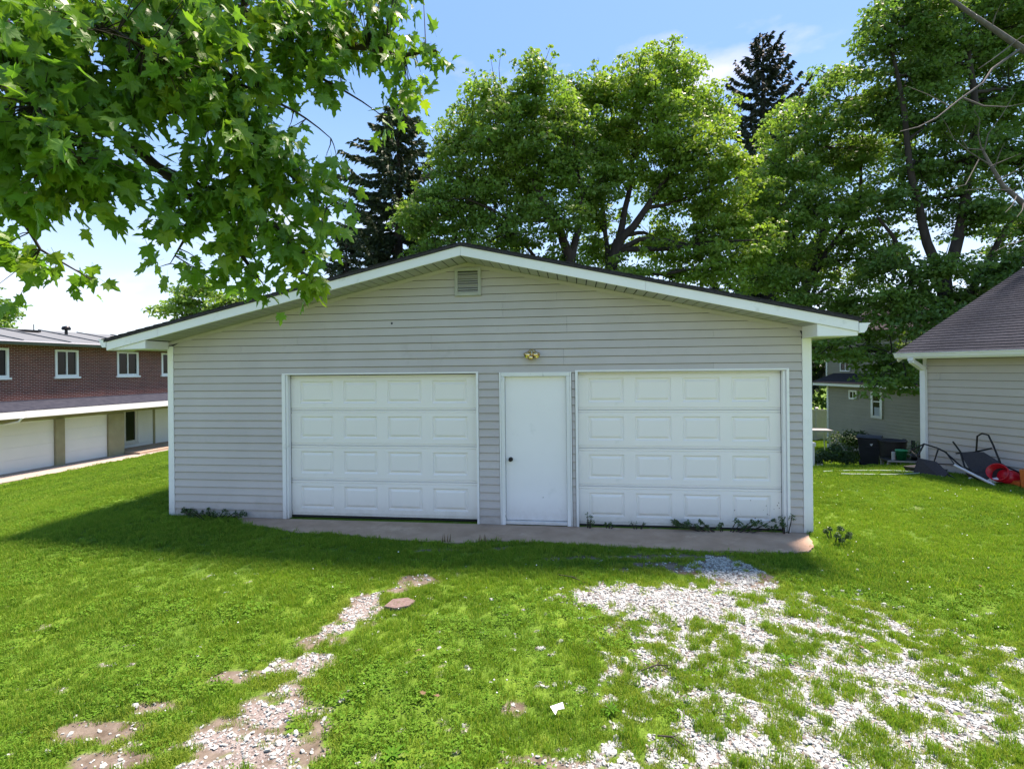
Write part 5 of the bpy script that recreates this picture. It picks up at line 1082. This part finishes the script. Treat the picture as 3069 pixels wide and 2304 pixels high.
# red bucket on its side
p = HW(along(2160, .55), -.55); t = empty('bucket', (p.x, p.y, gnd(p.x, p.y) + .14), 0, 'red plastic bucket tipped on its side by the tan house wall', 'bucket')
bx = MB(); q_ax = Vector((-.80, -.42, .38)); bx.lathe([(0, -.20), (.125, -.20), (.145, .06), (.158, .065), (.158, .085), (.146, .09), (.150, .15), (.162, .155), (.162, .175), (.146, .175), (.12, -.18), (0, -.185)], (0, 0, .03), q_ax, 26); bx.build('shell', M['red'], t)
hb = MB(); hb.tube([(-.02, -.15, .02), (.05, -.22, -.09), (.14, -.20, -.13), (.16, -.06, -.12)], .004, 5); hb.build('handle', M['silver'], t)
p = HW(along(2180, .45), -.45); t = empty('bucket', (p.x, p.y, gnd(p.x, p.y) + .12), 0, 'second red bucket lying behind the tipped red one', 'bucket')
bx = MB(); bx.lathe([(0, -.18), (.12, -.18), (.145, .10), (.155, .12), (.140, .12), (0, -.15)], (0, 0, 0), (.7, .3, -.2), 22); bx.build('shell', M['red'], t)
p = HW(along(2200, .5), -.50); b = MB(); rbox(b, .10, .10, .11, .11, 0, .10); o = b.build('orange_tray', M['orange'], loc=(p.x, p.y, gnd(p.x, p.y))); tag(o, 'low orange tray behind the red buckets', 'tray')
p = HW(along(2236, .5), -.52); b = MB(); rbox(b, .13, .14, .15, .16, 0, .33); o = b.build('orange_container', M['orange'], loc=(p.x, p.y, gnd(p.x, p.y)), bevel=.01); o.rotation_euler.z = hz; tag(o, 'tall orange plastic container cut by the right edge of the view', 'container')
p = HW(along(2136, .68), -.68); b = MB(); b.tube([(0, 0, .05), (.16, .02, .10)], [.045, .05], 10); b.tube([(-.06, 0, .03), (0, 0, .05)], [.012, .04], 8); o = b.build('plastic_bottle', M['white_plastic'], loc=(p.x, p.y, gnd(p.x, p.y))); o.rotation_euler.z = hz + .5; tag(o, 'white plastic jug lying in front of the red bucket', 'jug')
for px, off, s, lb in ((2095, .62, .05, 'crumpled white rag in the grass below the pale armrest'), (2050, .66, .04, 'small white scrap in front of the overturned chair'), (2112, .35, .07, 'white torn bag piece leaning behind the black bag')):
    p = HW(along(px, off), -off); rockobj(p.x, p.y, s * 2, 'white_plastic', 'litter', lb, 'litter', int(px))
# garden hose on the lawn
b = MB(); pts = []
for i in range(40): f = i / 39; pts.append((.95 * math.cos(-2.6 + f * 5.2) - .1 * f, .42 * math.sin(-2.6 + f * 5.2), .035 + .008 * math.sin(i)))
X_, Y_, Z_ = place(1885, 10.6); pts = [(p[0], p[1], float(gz(np.array(X_ + p[0]), np.array(Y_ + p[1]))) - Z_ + .045) for p in pts]
b.tube(pts, .011, 6); tag(b.build('garden_hose', M['hose'], loc=(X_, Y_, Z_)), 'pale garden hose lying in a loose loop on the right lawn', 'hose')
# white vinyl fence, pool-side table, picket rail
x, y, z = place(1730, 27); F_ = empty('vinyl_fence', (x, y, z), R(-3), 'white vinyl privacy fence between the garage corner and the olive house', 'fence')
zt = P3(1760, 884, 27)[2] - z
for k in range(3):
    x0 = -1.3 + k * 1.02
    MB().box(x0, x0 + .10, -.05, .05, -.1, zt + .04).build('post', M['white_plastic'], F_); MB().prism_x([(-.07, zt + .04), (.07, zt + .04), (0, zt + .11)], x0 - .02, x0 + .12).build('post_cap', M['white_plastic'], F_)
    for j in range(6): MB().box(x0 + .105 + j * .152, x0 + .105 + j * .152 + .148, -.014, .014, .05, zt - .14).build('fence_board', M['white_plastic'], F_)
    MB().box(x0 + .10, x0 + 1.02, -.03, .03, zt - .138, zt - .02).build('rail', M['white_plastic'], F_); MB().box(x0 + .10, x0 + 1.02, -.03, .03, -.05, .048).build('rail', M['white_plastic'], F_)
x, y, z = place(1762, 20.5); t = empty('patio_table', (x, y, z), R(-12), 'grey topped patio table with pale legs in front of the white vinyl fence', 'table')
zh = P3(1762, 930, 20.5)[2] - z
MB().box(-.62, .50, -.35, .35, zh, zh + .04).build('table_top', M['grey_table'], t, bevel=.01); MB().box(-.62, .50, -.37, -.351, zh - .03, zh + .045).build('edge_strip', M['silver'], t)
for sx in (-.55, .42):
    for sy in (-.3, .3): MB().tube([(sx, sy, 0), (sx * .9, sy, zh)], .022, 7).build('leg', M['silver'], t)
x, y, z = place(1752, 18.5); t = empty('picket_rail', (x, y, z), R(-8), 'short white picket edging below the patio table', 'fence')
for k in range(9): MB().prism_y([(k * .075 - .28, 0), (k * .075 - .235, 0), (k * .075 - .235, .42), (k * .075 - .257, .46), (k * .075 - .28, .42)], -.01, .01).build('picket', M['white_plastic'], t)
for zz in (.10, .34): MB().box(-.30, .38, .011, .03, zz, zz + .04).build('rail', M['white_plastic'], t)
x, y, z = place(1753, 12.8); t = empty('marker_post', (x, y, z), 0, 'short white post with a flat cap right beside the garage corner', 'post')
MB().box(-.035, .035, -.035, .035, -.05, .56).build('post', M['white_plastic'], t); MB().box(-.06, .06, -.06, .06, .562, .66).build('cap', M['white_plastic'], t, bevel=.01)

scene.cycles.max_bounces = 6; scene.cycles.diffuse_bounces = 3; scene.cycles.glossy_bounces = 2; scene.cycles.transmission_bounces = 4; scene.cycles.transparent_max_bounces = 4
